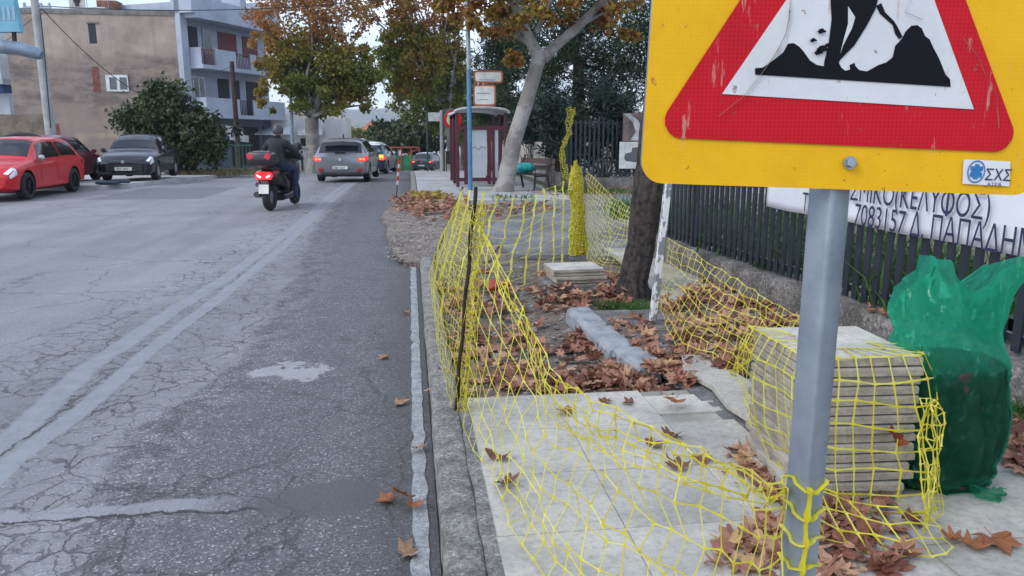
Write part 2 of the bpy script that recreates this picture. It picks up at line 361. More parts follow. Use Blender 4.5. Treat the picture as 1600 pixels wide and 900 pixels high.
# dug-out strip of bare dirt
tag(sheet('dirt',[(.2,3.9),(4.3,3.9),(4.3,21),(-.1,21),(-.55,16.2),(-.42,13.),(-.18,9.3),(.2,8.9)],.035,m_dirt,wav=.022,sub=.11),kind='structure')
tag(sheet('gravel',rag([(-.47,16.6),(-.55,14.),(-.40,12.5),(-.28,10.6),(-.16,9.05),(.9,8.95),(1.2,10.5),(.8,12.),(1.3,13.4),(1.0,16.6)]),.058,m_grav,wav=.014,sub=.1,down=.07),kind='structure')
tag(sheet('asphalt_patch',rag([(1.25,9.2),(3.,8.9),(3.75,9.4),(4.2,11.2),(8.8,12),(8.8,20.6),(4.2,20.6),(2.9,18.2),(2.9,14.9),(1.6,13.),(1.0,11.7)],.15,.16,4.),.10,m_asph2,down=.06,wav=.01,sub=.25),kind='structure')
tag(sheet('driveway_concrete',[(4.4,10.),(40,10.),(40,21.5),(8.9,21.5),(8.9,11.9),(4.4,11.)],.075,m_far),kind='structure')
# new cream slabs laid in half-metre rows
pv=MB()
def slab(x0,x1,y0,y1,z=.12,th=.05,jit=.0015,k=0,gap=.003,mb=pv):
    z+=rnd(-jit,jit); mb.box(((x0+x1)/2,(y0+y1)/2,z-th/2),(x1-x0-gap*.7,y1-y0-gap*2,th),rot('Z',rnd(-1,1)*.003)@rot('X',rnd(-1,1)*.0015),k)
ys=[4.0-.5*i for i in range(0,7)]
xs=[.262,.76,1.26]
for a in range(6):
    for b_ in range(2): slab(xs[b_],xs[b_+1],ys[a+1],ys[a])
    slab(1.26,1.62 if a<3 else 1.76,ys[a+1]-(0 if a else -.12),ys[a] - (.0 if a else .1))
for a in range(8):
    yy=4.25-.5*a
    for b_ in range(5):
        if b_==0 and a<3 : continue
        slab(1.78+.5*b_-.012*a*0,2.28+.5*b_,yy-.5,yy,z=.117)
for a in range(5):
    for b_ in range(4):
        if random.random()<.12: continue
        slab(2.25+.5*b_,2.75+.5*b_,4.25+.5*a,4.75+.5*a,z=.112,jit=.004)
for a in range(5):
    for b_ in range(3):
        slab(2.45+.5*b_,2.95+.5*b_,6.9+.5*a,7.4+.5*a,z=.125,jit=.004)
tag(sheet('paving_bed',[(.25,1.),(4.3,1.),(4.6,9.4),(2.45,9.4),(2.25,6.8),(2.25,4.3),(1.75,4.0),(.25,3.98)],.108,M('bedding_sand',(.36,.34,.30),.95,var=.15,bump=.4)),kind='structure')
tag(pv.build('pavement',m_slab,smooth=0,bev=.003),kind='structure')
o=MB(); # grey mortar fillet between kerb and slabs
tag(sheet('mortar_strip',ragged(.222,.275,1.,4.02,.03,.010,4.,3.),.1225,m_conc,down=.03),kind='structure')
# broken slab beside the tile stack
bs=MB(); bs.prism([(1.66,3.32),(1.80,3.30),(1.86,3.45),(1.90,3.95),(1.86,4.45),(1.70,4.5),(1.60,4.2),(1.66,3.9),(1.62,3.6)],(0,0,.135),(1,0,0),(0,1,0),.035)
tag(bs.build('paving_slab',m_slab,smooth=0,bev=.004),'broken cream paving slab wedged against the foot of the tall tile stack','paving slab')
# old blue-grey kerb stones with leaves against them
ok=MB(); random.seed(3)
yy=6.0; i=0
for L in (.62,.6,.42):
    x=1.33+(6.0-yy)*.03+max(0,5.1-yy)*.09
    pr=[(-.095,-.12),(-.095,.07),(-.092,.105),(-.075,.128),(-.055,.134),(.02,.137),(.085,.136),(.10,.128),(.10,-.1)]
    def F(u,v,yy=yy,L=L,x=x):
        q=v*(len(pr)-1); a=int(min(q,len(pr)-2)); px,z=[pr[a][j]+(pr[a+1][j]-pr[a][j])*(q-a) for j in (0,1)]
        n=noise.fractal(Vector((px*11,(yy-u*L)*9,z*9)),1,2,4)*.007
        tap=1-.25*max(0,(abs(u-.5)*2-.85)/.15)
        return Vector((x+px*tap+(.03 if yy>5.2 else .12)*u*L+n,yy-.006-u*(L-.012),.03+z*tap+n))
    ok.grid(F,18,24); s=len(ok.v)
    for e in (0,18): ok.f.append(tuple(s-25*19+j*19+e for j in range(25))); ok.mi.append(0)
    yy-=L
tag(ok.build('old_kerb',m_stone,smooth=28),kind='structure')
og=MB(); yy=6.02
while yy>3.6:
    L=rnd(.35,.55)
    slab(1.46+(6.0-yy)*.05,1.80+(6-yy)*.02,yy-L,yy,z=.115,mb=og,jit=.006); slab(1.81+(6-yy)*.02,2.22,yy-L,yy,z=.11,mb=og,jit=.006) if yy>4.6 else None
    yy-=L
tag(og.build('old_paving',M('worn_paving',(.21,.205,.20),.85,agg=.6,var=.2,scale=5.,col2=(.12,.118,.115),bump=.6,bscale=40,dirt=.7),smooth=0,bev=.006),kind='structure')
# lower frame bottom strip: joint lines right
# distant pavements
fp=MB(); y=17.
while y<36.4:
    x=.16
    for wd in (1.15,1.2,1.25):
        z=zg(y)+.13; fp.box((x+wd/2,y+.6,z-.05),(wd-.02,1.18,.1),rot('X',-math.atan(.3/13) if y>26 else 0)); x+=wd+.005
    y+=1.2
tag(fp.build('far_pavement',m_far,smooth=0,bev=.004),kind='structure')
tag(sheet('far_kerb',[(0,16.9),(.15,16.9),(.15,36.6),(0,36.6)],.135,m_conc,down=.2),kind='structure')
tag(sheet('left_pavement',[(-40,23.6),(-8.95,23.6),(-8.25,25),(-7.95,30),(-7.75,34),(-7.6,40.6),(-3.65,42.2),(-3.2,60),(-4,95),(-60,95),(-60,23.6)],.13,m_far,down=.25),kind='structure')
# ================================================================== SIGN ON ITS POST
PX=.70; PY=1.2
m_galv=M('galvanised_steel',(.33,.37,.42),.42,.65,var=.12,scale=9.,col2=(.25,.29,.34),bump=.06,bscale=20)
sgn=empty('roadworks_sign',(PX,PY,0),0,'yellow roadworks warning sign with red triangle on a galvanised square post','road sign')
ob=Vector((PX,PY,0))
post=MB(); pr=rrect(.05,.05,.008,3); q=rot('Z',R(24)); pp=[(q@Vector((x,y,0))).to_2d() for x,y in pr]
zz=[0.0,2.35]; vs=[(x,y,z) for z in zz for x,y in pp]; n=len(pp)
post.add(vs,[(i,(i+1)%n,n+(i+1)%n,n+i) for i in range(n)]+[tuple(range(n,2*n))]); post.build('post',m_galv,sgn,smooth=30)
# plane of the board: a hand in front of the post, leaning and rolled a little
roll=R(-2.0); bn=Vector((-.10,-1,.0)).normalized(); bx=Vector((bn.y*-1,bn.x,0)).normalized(); bz=Vector((0,0,1))
bx,bz=(bx*math.cos(roll)+bz*math.sin(roll)),(bz*math.cos(roll)-bx*math.sin(roll))
bo=Vector((PX,PY,0))+bn*.046
def S(x,y,d=0.): # photo pixel on the board's face -> board coordinates
    p=PL(x,y,bo+bn*d,bn); r=p-bo; return (r.dot(bx),r.dot(bz))
def refl(name,col):
    m=bpy.data.materials.new(name); m.use_nodes=True; t=m.node_tree; b=t.nodes['Principled BSDF']; tc=nd(t,'ShaderNodeTexCoord').outputs['Object']
    n=nd(t,'ShaderNodeTexNoise',{'Vector':tc,'Scale':7.,'Detail':6.,'Roughness':.7})
    c=mixc(t,ramp(t,n.outputs[0],[(.4,0.),(.7,.5)]),col,tuple(x*.7 for x in col))
    # small scratches and rust freckles
    mp=nd(t,'ShaderNodeMapping',{'Vector':tc,'Rotation':(0,.6,.9),'Scale':(30,30,5)})
    sc=nd(t,'ShaderNodeTexNoise',{'Vector':mp.outputs[0],'Scale':1.2,'Detail':5.,'Roughness':.7})
    c=mixc(t,ramp(t,sc.outputs[0],[(.63,0.),(.68,.6)]),c,(.45,.32,.25))
    v=nd(t,'ShaderNodeTexNoise',{'Vector':tc,'Scale':55.,'Detail':3.,'Roughness':.6})
    c=mixc(t,ramp(t,v.outputs[0],[(.66,0.),(.71,.75)]),c,(.22,.10,.04))
    w1=nd(t,'ShaderNodeTexWave',{'Vector':tc,'Scale':48.,'Distortion':0.},bands_direction='Z'); w2=nd(t,'ShaderNodeTexWave',{'Vector':tc,'Scale':48.},bands_direction='X')
    gr=mth(t,'MULTIPLY',w1.outputs['Fac'],w2.outputs['Fac']); c=mixc(t,mth(t,'MULTIPLY',gr,.014),c,(1,1,1))
    t.links.new(c,b.inputs['Base Color']); b.inputs['Roughness'].default_value=.42; b.inputs['Specular IOR Level'].default_value=.15; return m
m_yel=refl('sheeting_yellow',(.77,.415,.006)); m_red=refl('sheeting_red',(.50,.004,.014)); m_wht=refl('sheeting_white',(.60,.61,.63))
m_blk=M('black_print',(.006,.006,.010),.6,spec=.12,var=.1); m_alu=M('board_back',(.35,.36,.38),.5,.8)
def plate(name,poly,d0,d1,m,parent=sgn,smooth=0,bev=0):
    mb=MB(); mb.prism([p for p in poly],bo-ob+bn*d0,bx,bz,(d0-d1)); o=mb.build(name,m,parent,smooth=smooth,bev=bev); return o
L=S(1003,250)[0]; Rr=S(1619,280)[0]; B=(S(1100,288)[1]+S(1500,303)[1])/2; cxn=(L+Rr)/2; W=Rr-L
pl=[(x+cxn,z+B+.36) for x,z in rrect(W,.72,.035,6)]
plate('board',pl,0.,.0025,m_yel)
b2=[(x+cxn,z+B+.36) for x,z in rrect(W-.01,.71,.03,6)]; plate('back_plate',b2,-.02,-.002,m_alu)
def corner(P,Q,Rv,r,n=7): # rounded corner at Q
    P,Q,Rv=Vector(P),Vector(Q),Vector(Rv); a=(P-Q).normalized(); c=(Rv-Q).normalized(); h=math.acos(a.dot(c))/2; d=r/math.tan(h)
    p0=Q+a*d; p1=Q+c*d; ctr=Q+(a+c).normalized()*(r/math.sin(h)); o=[]
    for i in range(n+1):
        v=(p0-ctr).lerp(p1-ctr,i/n).normalized()*r; o.append(tuple(ctr+v))
    return o
A=Vector(S(1016,214)); Bc=Vector(S(1596,239)); Bc.y=A.y+(Bc.y-A.y); w_=(Bc-A); up=Vector((-w_.y,w_.x)).normalized(); Tt=(A+Bc)/2+up*w_.length*.866
tri=[A,Bc,Tt]
plate('red_triangle',corner(Tt,A,Bc,.028)+corner(A,Bc,Tt,.028)+corner(Bc,Tt,A,.028),.003,.0042,m_red)
a2=Vector(S(1127,147)); b2_=Vector(S(1519,171)); t2=(a2+b2_)/2+Vector((-(b2_-a2).y,(b2_-a2).x)).normalized()*(b2_-a2).length*.866
plate('white_field',[tuple(a2),tuple(b2_),tuple(t2)],.0046,.0056,m_wht)
def pic(px,name): return plate(name,[S(x,y) for x,y in px][::-1],.006,.0068,m_blk)
pic([(1178,107),(1178,117),(1482,136),(1481,124),(1474,117),(1464,92),(1455,75),(1449,62),(1442,57),(1437,45),(1430,40),(1421,41),(1412,50),(1407,60),(1402,66),(1396,72),(1392,90),(1382,98),(1370,102),(1352,112),(1340,110),(1334,104),(1332,99),(1325,102),(1326,109),(1318,111),(1312,106),(1308,99),(1310,94),(1332,72),(1352,40),(1365,15),(1372,-12),(1380,-45),(1372,-60),(1350,-55),(1310,-50),(1294,-20),(1297,30),(1292,72),(1286,95),(1285,104),(1274,102),(1263,95),(1254,82),(1247,74),(1238,68),(1229,69),(1222,82),(1210,92),(1200,99),(1190,106)],'worker_figure')
plate('gap_between_legs',[S(x,y) for x,y in [(1322,11),(1333,28),(1328,45),(1314,72),(1310,84),(1316,60),(1322,38)]][::-1],.0070,.0076,m_wht)
mb=MB()
def SV(x,y,d): a,b=S(x,y); return bo-ob+bx*a+bz*b+bn*d
pic([(1366,10),(1372,22),(1392,40),(1396,54),(1402,62),(1407,58),(1400,44),(1394,34),(1380,20),(1374,6)],'shovel')
hd=S(1335,-95); plate('worker_head',[(hd[0]+.014*math.cos(R(a)),hd[1]+.014*math.sin(R(a))) for a in range(0,360,24)],.006,.0068,m_blk)
# long rust and sap streaks
m_strk=M('dried_splash',(.33,.24,.17),.7,var=.3,scale=30)
for k,px in enumerate([[(1232,0),(1230,30),(1224,56),(1212,80),(1190,112),(1160,150),(1120,182)],[(1500,60),(1524,90),(1536,120),(1552,150),(1556,200)],[(1420,0),(1410,20),(1438,32)]]):
    mb=MB(); mb.tube([SV(x,y,.0078) for x,y in px],[.0008,.0016,.0011,.0022,.0010,.0012,.0004][:len(px)] if k==0 else .0007,6,flat=.3); mb.build('dried_splash',m_strk,sgn)
mb=MB()
for x,y,r in [(1281,50,5),(1268,64,4),(1282,78,7),(1276,83,5),(1290,72,4)]: 
    a,b=S(x,y); k=r/940; mb.prism([(a+k*math.cos(R(t))*1.3,b+k*math.sin(R(t))*(.6+.3*math.sin(t))) for t in range(0,360,30)],bo-ob+bn*.0078,bx,bz,.0005)
mb.build('paint_fleck',m_blk,sgn,smooth=0)
# bolt
c=SV(1326,254,.003); mb=MB(); nrm=[c+bn*h for h in (0,.002,.0021,.009,.010)]
mb.tube([nrm[0],nrm[1]],.0105,20); mb.tube([nrm[2],nrm[3],nrm[4]],[.0078,.0078,.0066],6); mb.build('bolt',m_galv,sgn)
# sticker with round blue emblem and three letters
so_=[S(1504,249),S(1577,252),S(1575,291),S(1502,287)]; m_stk=M('sticker_paper',(.66,.67,.70),.4,var=.05); m_blu=M('emblem_blue',(.01,.16,.42),.4); m_navy=M('print_navy',(.012,.02,.07),.5)
st=plate('sticker',so_[::-1],.003,.0036,m_stk)
ax2=(Vector((so_[1][0]-so_[0][0],so_[1][1]-so_[0][1]))).normalized(); ay2=Vector((-ax2.y,ax2.x))
def B3(p2,d): return bo-ob+bx*p2[0]+bz*p2[1]+bn*d
AX=(bx*ax2.x+bz*ax2.y); AY=(bx*ay2.x+bz*ay2.y)
def subpart(mb,name,m): o=mb.build(name,m,sgn,smooth=0); o.parent=st; return o
ce=B3(S(1523,268),0.); mb=MB(); n=28
r0,r1=(.0165,.0145); vs=[ce+bn*.0042+AX*r*math.cos(2*math.pi*i/n)*.9+AY*r*math.sin(2*math.pi*i/n)*1.1 for r in (r0,r1) for i in range(n)]; mb.add(vs,[(i,(i+1)%n,n+(i+1)%n,n+i) for i in range(n)])
xf=[(-.003,.012),(.003,.012),(.0045,.008),(.010,.009),(.010,.002),(.006,0),(.010,-.002),(.010,-.009),(.0045,-.008),(.003,-.012),(-.003,-.012),(-.0045,-.008),(-.010,-.009),(-.010,-.002),(-.006,0),(-.010,.002),(-.010,.009),(-.0045,.008)]
mb.prism([(x,y) for x,y in xf],ce+bn*.0042,AX,AY,.0003); subpart(mb,'emblem',m_blu)
mb=MB(); mb.box((0,0,0),(.0016,.0004,.017)); 
tx=text('lettering','ΣΧΣ',.026,m_navy,sgn,B3(S(1535,281),.0040),AX,AY,.0003,.86,0); tx.parent=st
tx=text('small_lettering','Α.Τ.Ε.Β.',.007,m_navy,sgn,B3(S(1540,289.5),.0040),AX,AY,.0003,1.); tx.parent=st
for o_ in (mb,): pass
# ================================================================== RIGHT: LOW WALL, FENCE, BANNER
random.seed(11)
m_fence=M('fence_paint',(.022,.03,.042),.45,.2,var=.15,scale=6,bump=.05)
WA=G(1070,388,.37); WB=G(1578,565,.37); wd=(WA-WB); wd.z=0; wd.normalize(); wn=Vector((wd.y,-wd.x,0))
if wn.x<0: wn=-wn
W0=WB-wd*2.6; W1=WA+wd*.9; W0.z=W1.z=0; WL=(W1-W0).length
prof=[(0,.0),(0,.33),(.015,.365),(.05,.372),(.22,.375),(.25,.36),(.26,.0)]
mb=MB()
def F(u,v):
    q=v*(len(prof)-1); a=int(min(q,len(prof)-2)); x,z=[prof[a][j]+(prof[a+1][j]-prof[a][j])*(q-a) for j in (0,1)]
    p=W0+wd*(u*WL)+wn*x; n=noise.fractal(Vector((p.x*5,p.y*5,z*7)),1,2,5)*.016
    return p+Vector((n,0,z+n*.7*(z>.1)))
mb.grid(F,180,24); n=len(mb.v); mb.f.append(tuple(n-25*181+j*181+180 for j in range(25))); mb.mi.append(0)
wall=tag(mb.build('low_wall',m_conc2,smooth=60),'rough low concrete wall carrying the dark metal fence beside the pavement','wall')
F0=W0+wn*.12; fz=.37
fe=empty('metal_fence',F0+Vector((0,0,fz)),0,'dark blue metal slat fence on the low concrete wall, banner hung on it','fence')
rel=F0+Vector((0,0,fz)); FT=1.55
mb=MB(); q=math.atan2(wd.y,wd.x); rz=rot('Z',q); s=.1
while s<WL-.05:
    mb.box(wd*s+Vector((0,0,FT/2+.02)),(.055,.018,FT),rz); s+=.108
mb.build('slats',m_fence,fe,smooth=0)
for z in (.09,FT-.12):
    mb=MB(); mb.box(wd*(WL/2)+wn*.03+Vector((0,0,z)),(WL,.035,.04),rz); mb.build('rail',m_fence,fe,smooth=0)
s=.0
while s<WL+.1:
    mb=MB(); mb.box(wd*min(s,WL-.03)+wn*.03+Vector((0,0,FT/2+.04)),(.06,.06,FT+.08),rz); mb.build('post',m_fence,fe,smooth=0,bev=.004); s+=2.3
# banner
def FPn(x,y,d=.03): return PL(x,y,F0-wn*d,-wn)
m_ban=M('banner_vinyl',(.66,.68,.72),.45,var=.05,scale=2.,col2=(.60,.62,.68))
P=[FPn(1197,322),FPn(1640,410)]
bl=P[0]; e=(P[1]-P[0]); bu=e.normalized(); bh=.62
bv=Vector((0,0,1)); Lb=3.6
bann=empty('banner',bl,0,'white vinyl banner with black Greek lettering tied to the dark fence','banner')
mb=MB()
def F(u,v):
    p=bu*(u*Lb)+bv*(v*bh); return p+wn*(.008*math.sin(u*23)*math.sin(v*3)+.005*noise.noise(Vector((u*30,v*4,1))))-Vector((0,0,.006*math.sin(u*17)*(1-v)))
mb.grid(F,90,10); mb.build('sheet',m_ban,bann,smooth=60,solid=.002)
m_ink=M('banner_ink',(.02,.025,.07),.5)
def btext(s,px,py,size,nm,sx=.85):
    p=FPn(px,py,.056)-bl; text(nm,s,size,m_ink,bann,p,bu,bv-bu*bv.dot(bu),.001,sx,0)
btext('ΤΗ',1252,329,.20,'lettering',.70)
btext('7083157 Δ. ΠΑΠΑΔΗΜ',1333,350,.215,'lettering',.70)
btext('ΣEIΣMIKO(KEΛYOOΣ)',1300,308,.215,'lettering',.68)
def twid(s_): 
    t_=text('measure',s_,.215,m_ink,bann,(0,0,0),(1,0,0),(0,1,0),.001,.68); x_=max(v.co.x for v in t_.data.vertices); w_=x_-min(v.co.x for v in t_.data.vertices); bpy.data.objects.remove(t_); return x_,w_
cxp=twid('ΣEIΣMIKO(KEΛYO')[0]-twid('O')[1]/2; pb=FPn(1300,308,.056)-bl; ev=(bv-bu*bv.dot(bu)).normalized()
mb=MB(); mb.prism([(cxp-.009,-.01),(cxp+.009,-.01),(cxp+.009,.168),(cxp-.009,.168)],pb,bu,ev,.0015); mb.build('lettering_bar',m_ink,bann,smooth=0)
# greenery and ground behind the fence
# ================================================================== TILE STACK
def tile_stack(base,n,w,d,th,rz,jit,group,labf,name='paving_tile'):
    o=[]
    m_tc=M('tile_edge',(.40,.36,.29),.85,var=.15,scale=12.,col2=(.28,.25,.20),bump=.5,bscale=70,dirt=.5)
    me=None; z=base.z
    for i in range(n):
        mb=MB(); x=w/2;y=d/2
        # lower coarse layer, paler finished face on top with a chamfered edge
        mb.add([(a*(x-.014),b_*(y-.014),0) for a,b_ in((-1,-1),(1,-1),(1,1),(-1,1))]+[(a*x,b_*y,th*.2) for a,b_ in((-1,-1),(1,-1),(1,1),(-1,1))]+[(a*x,b_*y,th*.78) for a,b_ in((-1,-1),(1,-1),(1,1),(-1,1))]+[(a*(x-.003),b_*(y-.003),th*.95) for a,b_ in((-1,-1),(1,-1),(1,1),(-1,1))],
          [(3,2,1,0)]+[(k*4+j,k*4+(j+1)%4,k*4+4+(j+1)%4,k*4+4+j) for k in range(3) for j in range(4)],0)
        mb.add([(a*(x-.003),b_*(y-.003),th*.951) for a,b_ in((-1,-1),(1,-1),(1,1),(-1,1))],[(0,1,2,3)],1)
        jx,jy,ja=(rnd(-jit,jit),rnd(-jit,jit),rnd(-1,1)*jit*1.5) if i<n-1 else (0,0,0)
        t=mb.build(name,[m_tc,m_slab],None,smooth=0)
        t.location=(base.x+jx,base.y+jy,z); t.rotation_euler=(rnd(-1,1)*.004,rnd(-1,1)*.004,rz+ja)
        if callable(labf): tag(t,labf(i,n),'paving tile',group)
        z+=th*.985; o.append(t)
    return o,z
ordn=['','second','third','fourth','fifth','sixth','seventh','eighth']
def l1(i,n):
    k=n-1-i
    if k==0: return 'cream paving tile lying on top of the tall netted stack'
    if i==0: return 'lowest tile of the tall netted stack beside the green bag'
    if k<8: return 'cream paving tile, %s from the top of the tall netted stack'%ordn[k]
    return 'cream paving tile, %s from the bottom of the tall netted stack'%ordn[i]
SW=.475; SD=.50
SX=(G(1240,785,.12).x+G(1425,785,.12).x)/2+.02; SY=G(1330,785,.12).y+SD/2+.02
random.seed(5)
tiles,SZ=tile_stack(Vector((SX,SY,.118)),15,SW,SD,.0400,R(-3),.009,'tiles of the tall stack',l1)
tiles[0].location.x-=.03; tiles[1].rotation_euler.z=R(-7); tiles[1].location.x-=.03; tiles[3].location.x-=.018; tiles[7].location.x-=.012
b2=G(902,447,.12); b2.z=.10
# slab of rough concrete below the little stack
mb=MB(); mb.box((b2.x-.02,b2.y+.12,.11),(.60,.46,.10),rot('Z',.05)); blk=mb.build('concrete_block',m_conc,smooth=0,bev=.012); tag(blk,'rough concrete block under the small stack of white tiles','concrete block')
def l2(i,n): return ['lowest tile of the small stack by the dark tree trunk','second tile from the bottom of the small stack by the dark trunk','third tile from the bottom of the small stack by the dark trunk','clean white tile on top of the small stack by the dark trunk'][i]
t2,_=tile_stack(Vector((b2.x,b2.y+.10,.163)),4,.50,.42,.036,R(3),.012,'tiles of the small stack',l2)
t2[-1].location.x-=.02
# ================================================================== GREEN BAG
m=bpy.data.materials.new('green_film'); m.use_nodes=True; t=m.node_tree; b=t.nodes['Principled BSDF']; o=t.nodes['Material Output']
tcx=nd(t,'ShaderNodeTexCoord').outputs['Object']
n1=nd(t,'ShaderNodeTexNoise',{'Vector':tcx,'Scale':6.,'Detail':6.,'Roughness':.65,'Distortion':.8})
c=mixc(t,ramp(t,n1.outputs[0],[(.35,0.),(.65,1.)]),(.02,.36,.22),(.08,.54,.38))
nn=nd(t,'ShaderNodeTexNoise',{'Vector':tcx,'Scale':60.,'Detail':4.}); c=mixc(t,ramp(t,nn.outputs[0],[(.66,0.),(.72,.6)]),c,(.05,.06,.03))
zl=nd(t,'ShaderNodeSeparateXYZ',{0:tcx}).outputs[2]; sm_=mth(t,'DIVIDE',mth(t,'SUBTRACT',mth(t,'ADD',.50,mth(t,'MULTIPLY',n1.outputs[0],.18)),zl),.12,clamp=True); c=mixc(t,mth(t,'MULTIPLY',sm_,.86),c,(.012,.060,.042))
t.links.new(c,b.inputs['Base Color']); b.inputs['Roughness'].default_value=.16; b.inputs['Specular IOR Level'].default_value=.9
n2=nd(t,'ShaderNodeTexNoise',{'Vector':nd(t,'ShaderNodeMapping',{'Vector':tcx,'Scale':(1,1,.45)}).outputs[0],'Scale':11.,'Detail':8.,'Roughness':.68,'Distortion':2.5})
cr_=mth(t,'ABSOLUTE',mth(t,'SUBTRACT',n2.outputs[0],.5)); bp=nd(t,'ShaderNodeBump',{'Height':mth(t,'MINIMUM',cr_,.10),'Strength':1.,'Distance':.12}); t.links.new(bp.outputs[0],b.inputs['Normal'])
tl=nd(t,'ShaderNodeBsdfTranslucent',{'Color':(.06,.85,.55,1)}); tp=nd(t,'ShaderNodeBsdfTransparent',{'Color':(.50,.92,.74,1)})
m1=nd(t,'ShaderNodeMixShader',{0:.55,1:b.outputs[0],2:tl.outputs[0]}); m2=nd(t,'ShaderNodeMixShader',{0:.45,1:m1.outputs[0],2:tp.outputs[0]})
t.links.new(m2.outputs[0],o.inputs['Surface']); m_film=m
bb=G(1497,775,.12); BX,BY=bb.x+.01,bb.y+.16
bag=empty('rubbish_bag',(BX,BY,.12),0,'translucent green plastic sack half filled with dark soil, standing open against the fence','bag')
Htot=D(1480,402,BY).z-.12
def bagring(u,z,ins=0.):
    # u angle 0..1, z 0..1
    a=2*math.pi*u
    wx=.222+.028*math.sin(min(z*1.6,1)*math.pi)-.012*z; wy=.15+.03*math.sin(min(z*1.7,1)*math.pi)
    if z<.06: k=.82+.18*(z/.06)**.5; wx*=k; wy*=k
    if z>.55: f=(z-.55)/.45; wy*=1-.72*f; wx*=1+.10*f*f
    r=1-ins
    x=wx*r*math.copysign(abs(math.cos(a))**.75,math.cos(a)); y=wy*r*math.copysign(abs(math.sin(a))**.75,math.sin(a))
    zz=z*Htot
    n=noise.fractal(Vector((x*7,y*7,zz*5)),1,2,4); n2=noise.ridged_multi_fractal(Vector((a*2.2+z*2,zz*2.0,4)),1,2,3,1,2)-1
    amp=.016+.02*max(0,z-.5)
    x+=n*amp*math.cos(a)+.012*n2*math.cos(a); y+=(n*amp+.02*n2)*math.sin(a)
    if z<.35: # horizontal sag folds
        f=math.sin(zz*75+2.5*noise.noise(Vector((a*1.2,zz*6,0)))*3)*.011*(1-z/.35); x+=f*math.cos(a); y+=f*math.sin(a)
    if z>.62: # mouth: left lobe upright, notch, right corner flung outward
        f=(z-.62)/.38
        zz-= f*.10*math.exp(-((x-.06)/.05)**2)*(1 if y<0.3 else .4)
        if x>.05: x+=f*f*.13*(x/.2); zz-=f*.03+f*.02*math.sin(x*30)
        else: x-=.0*f; zz+=.0
        y+=f*f*.03*math.sin(x*28)+.03*f
        x-=.03*f
        if x<-.12: zz-=f*(.05+1.2*(-.12-x))
    x-=.01*z
    return Vector((x,y,zz))
def fine(u,v):
    a=2*math.pi*u; k=noise.ridged_multi_fractal(Vector((math.cos(a)*3.4+v,math.sin(a)*3.4,v*4.5)),1,2,4,1,2)-1.; k2=noise.ridged_multi_fractal(Vector((math.cos(a)*6,math.sin(a)*6+v*2,v*16)),1,2,3,1,2)-1.
    r_=.0065*k+.003*k2*(1 if v<.5 else .6); return Vector((math.cos(a),math.sin(a),0))*r_
mb=MB(); mb.grid(lambda u,v:bagring(u,v)+fine(u,v),180,160); 
n0=len(mb.v); mb.f.append(tuple(range(180))); mb.mi.append(0)
film=mb.build('film',m_film,bag,smooth=180,fix=False)
m_bsoil=M('bag_soil',(.018,.024,.018),.9,var=.3,scale=7.,col2=(.06,.042,.028),bump=1.,bscale=30)
mb=MB(); 
def F(u,v):
    if v<.8:
        p=bagring(u,.012+v/.8*.54,.025); return p+Vector((0,0,.004+.02*v*noise.noise(Vector((u*7,0,0)))))
    k=1-(v-.8)/.2; p=bagring(u,.552,.06); return Vector((p.x*k,p.y*k,p.z+.035*(1-k*k)+.02*noise.noise(p*9)))
mb.grid(F,64,50); mb.build('soil_fill',m_bsoil,bag,smooth=180)
# knotted corner of film at the foot
mb=MB(); mb.grid(lambda u,v: Vector((.03+.14*u,-.17-.05*math.sin(math.pi*u*.9)+.02*math.cos(9*v+6*u),.006+.055*v*(1-.4*u)+.012*noise.noise(Vector((u*8,v*8,0))))),16,8); mb.build('folded_corner',m_film,bag,smooth=180)
# ================================================================== TREE TRUNK, POST, STAKES
m_bark=M('dark_bark',(.065,.052,.046),.95,var=.3,scale=16.,col2=(.016,.013,.012),bump=1.,bscale=30,dirt=.5)
def bark_tube(mb,pts,rs,n=28,amp=.1,k=0,seg=40,fl=0):
    P=[];Q=[]
    for i in range(seg+1):
        f=i/seg*(len(pts)-1); a=min(int(f),len(pts)-2); f-=a
        P.append(Vector(pts[a]).lerp(Vector(pts[a+1]),f)); Q.append(rs[a]+(rs[a+1]-rs[a])*f)
    vs=[];fs=[]
    for i,p in enumerate(P):
        d=(P[min(i+1,seg)]-P[max(i-1,0)]).normalized(); a=d.cross(Vector((0,1,.01))).normalized(); b=a.cross(d)
        for j in range(n):
            t=2*math.pi*j/n; r=Q[i]*(1+amp*noise.ridged_multi_fractal(Vector((math.cos(t)*2.6,math.sin(t)*2.6,p.z*1.1)),1,2,3,1,2)*.6-amp*.5)
            vs.append(p+a*math.cos(t)*r+b*math.sin(t)*r)
    for i in range(seg):
        for j in range(n): fs.append((i*n+j,i*n+(j+1)%n,(i+1)*n+(j+1)%n,(i+1)*n+j))
    fs.append(tuple(range(n))); fs.append(tuple(seg*n+j for j in range(n)))
    mb.add(vs,fs,k)
dt=G(990,460,.08); dt.y+=.05
trk=empty('street_tree',(dt.x,dt.y,.05),0,'leaning dark-barked tree trunk standing between the small tile stack and the peeling post','tree')
def rl(v): return Vector(v)-Vector((dt.x,dt.y,.05))
p1=D(1013,300,dt.y); p2=D(1040,120,dt.y+.05)
mb=MB(); bark_tube(mb,[rl(dt+Vector((0,0,-.05))),rl(dt+Vector((.01,0,.12))),rl(D(1003,380,dt.y)),rl(p1),rl(p2),rl(p2+Vector((.12,.1,.7)))],[.19,.130,.120,.138,.15,.10],amp=.34,seg=110,n=56)
mb.build('trunk',m_bark,trk,smooth=180)
hp=p2+Vector((.1,.1,.6))
mb=MB()
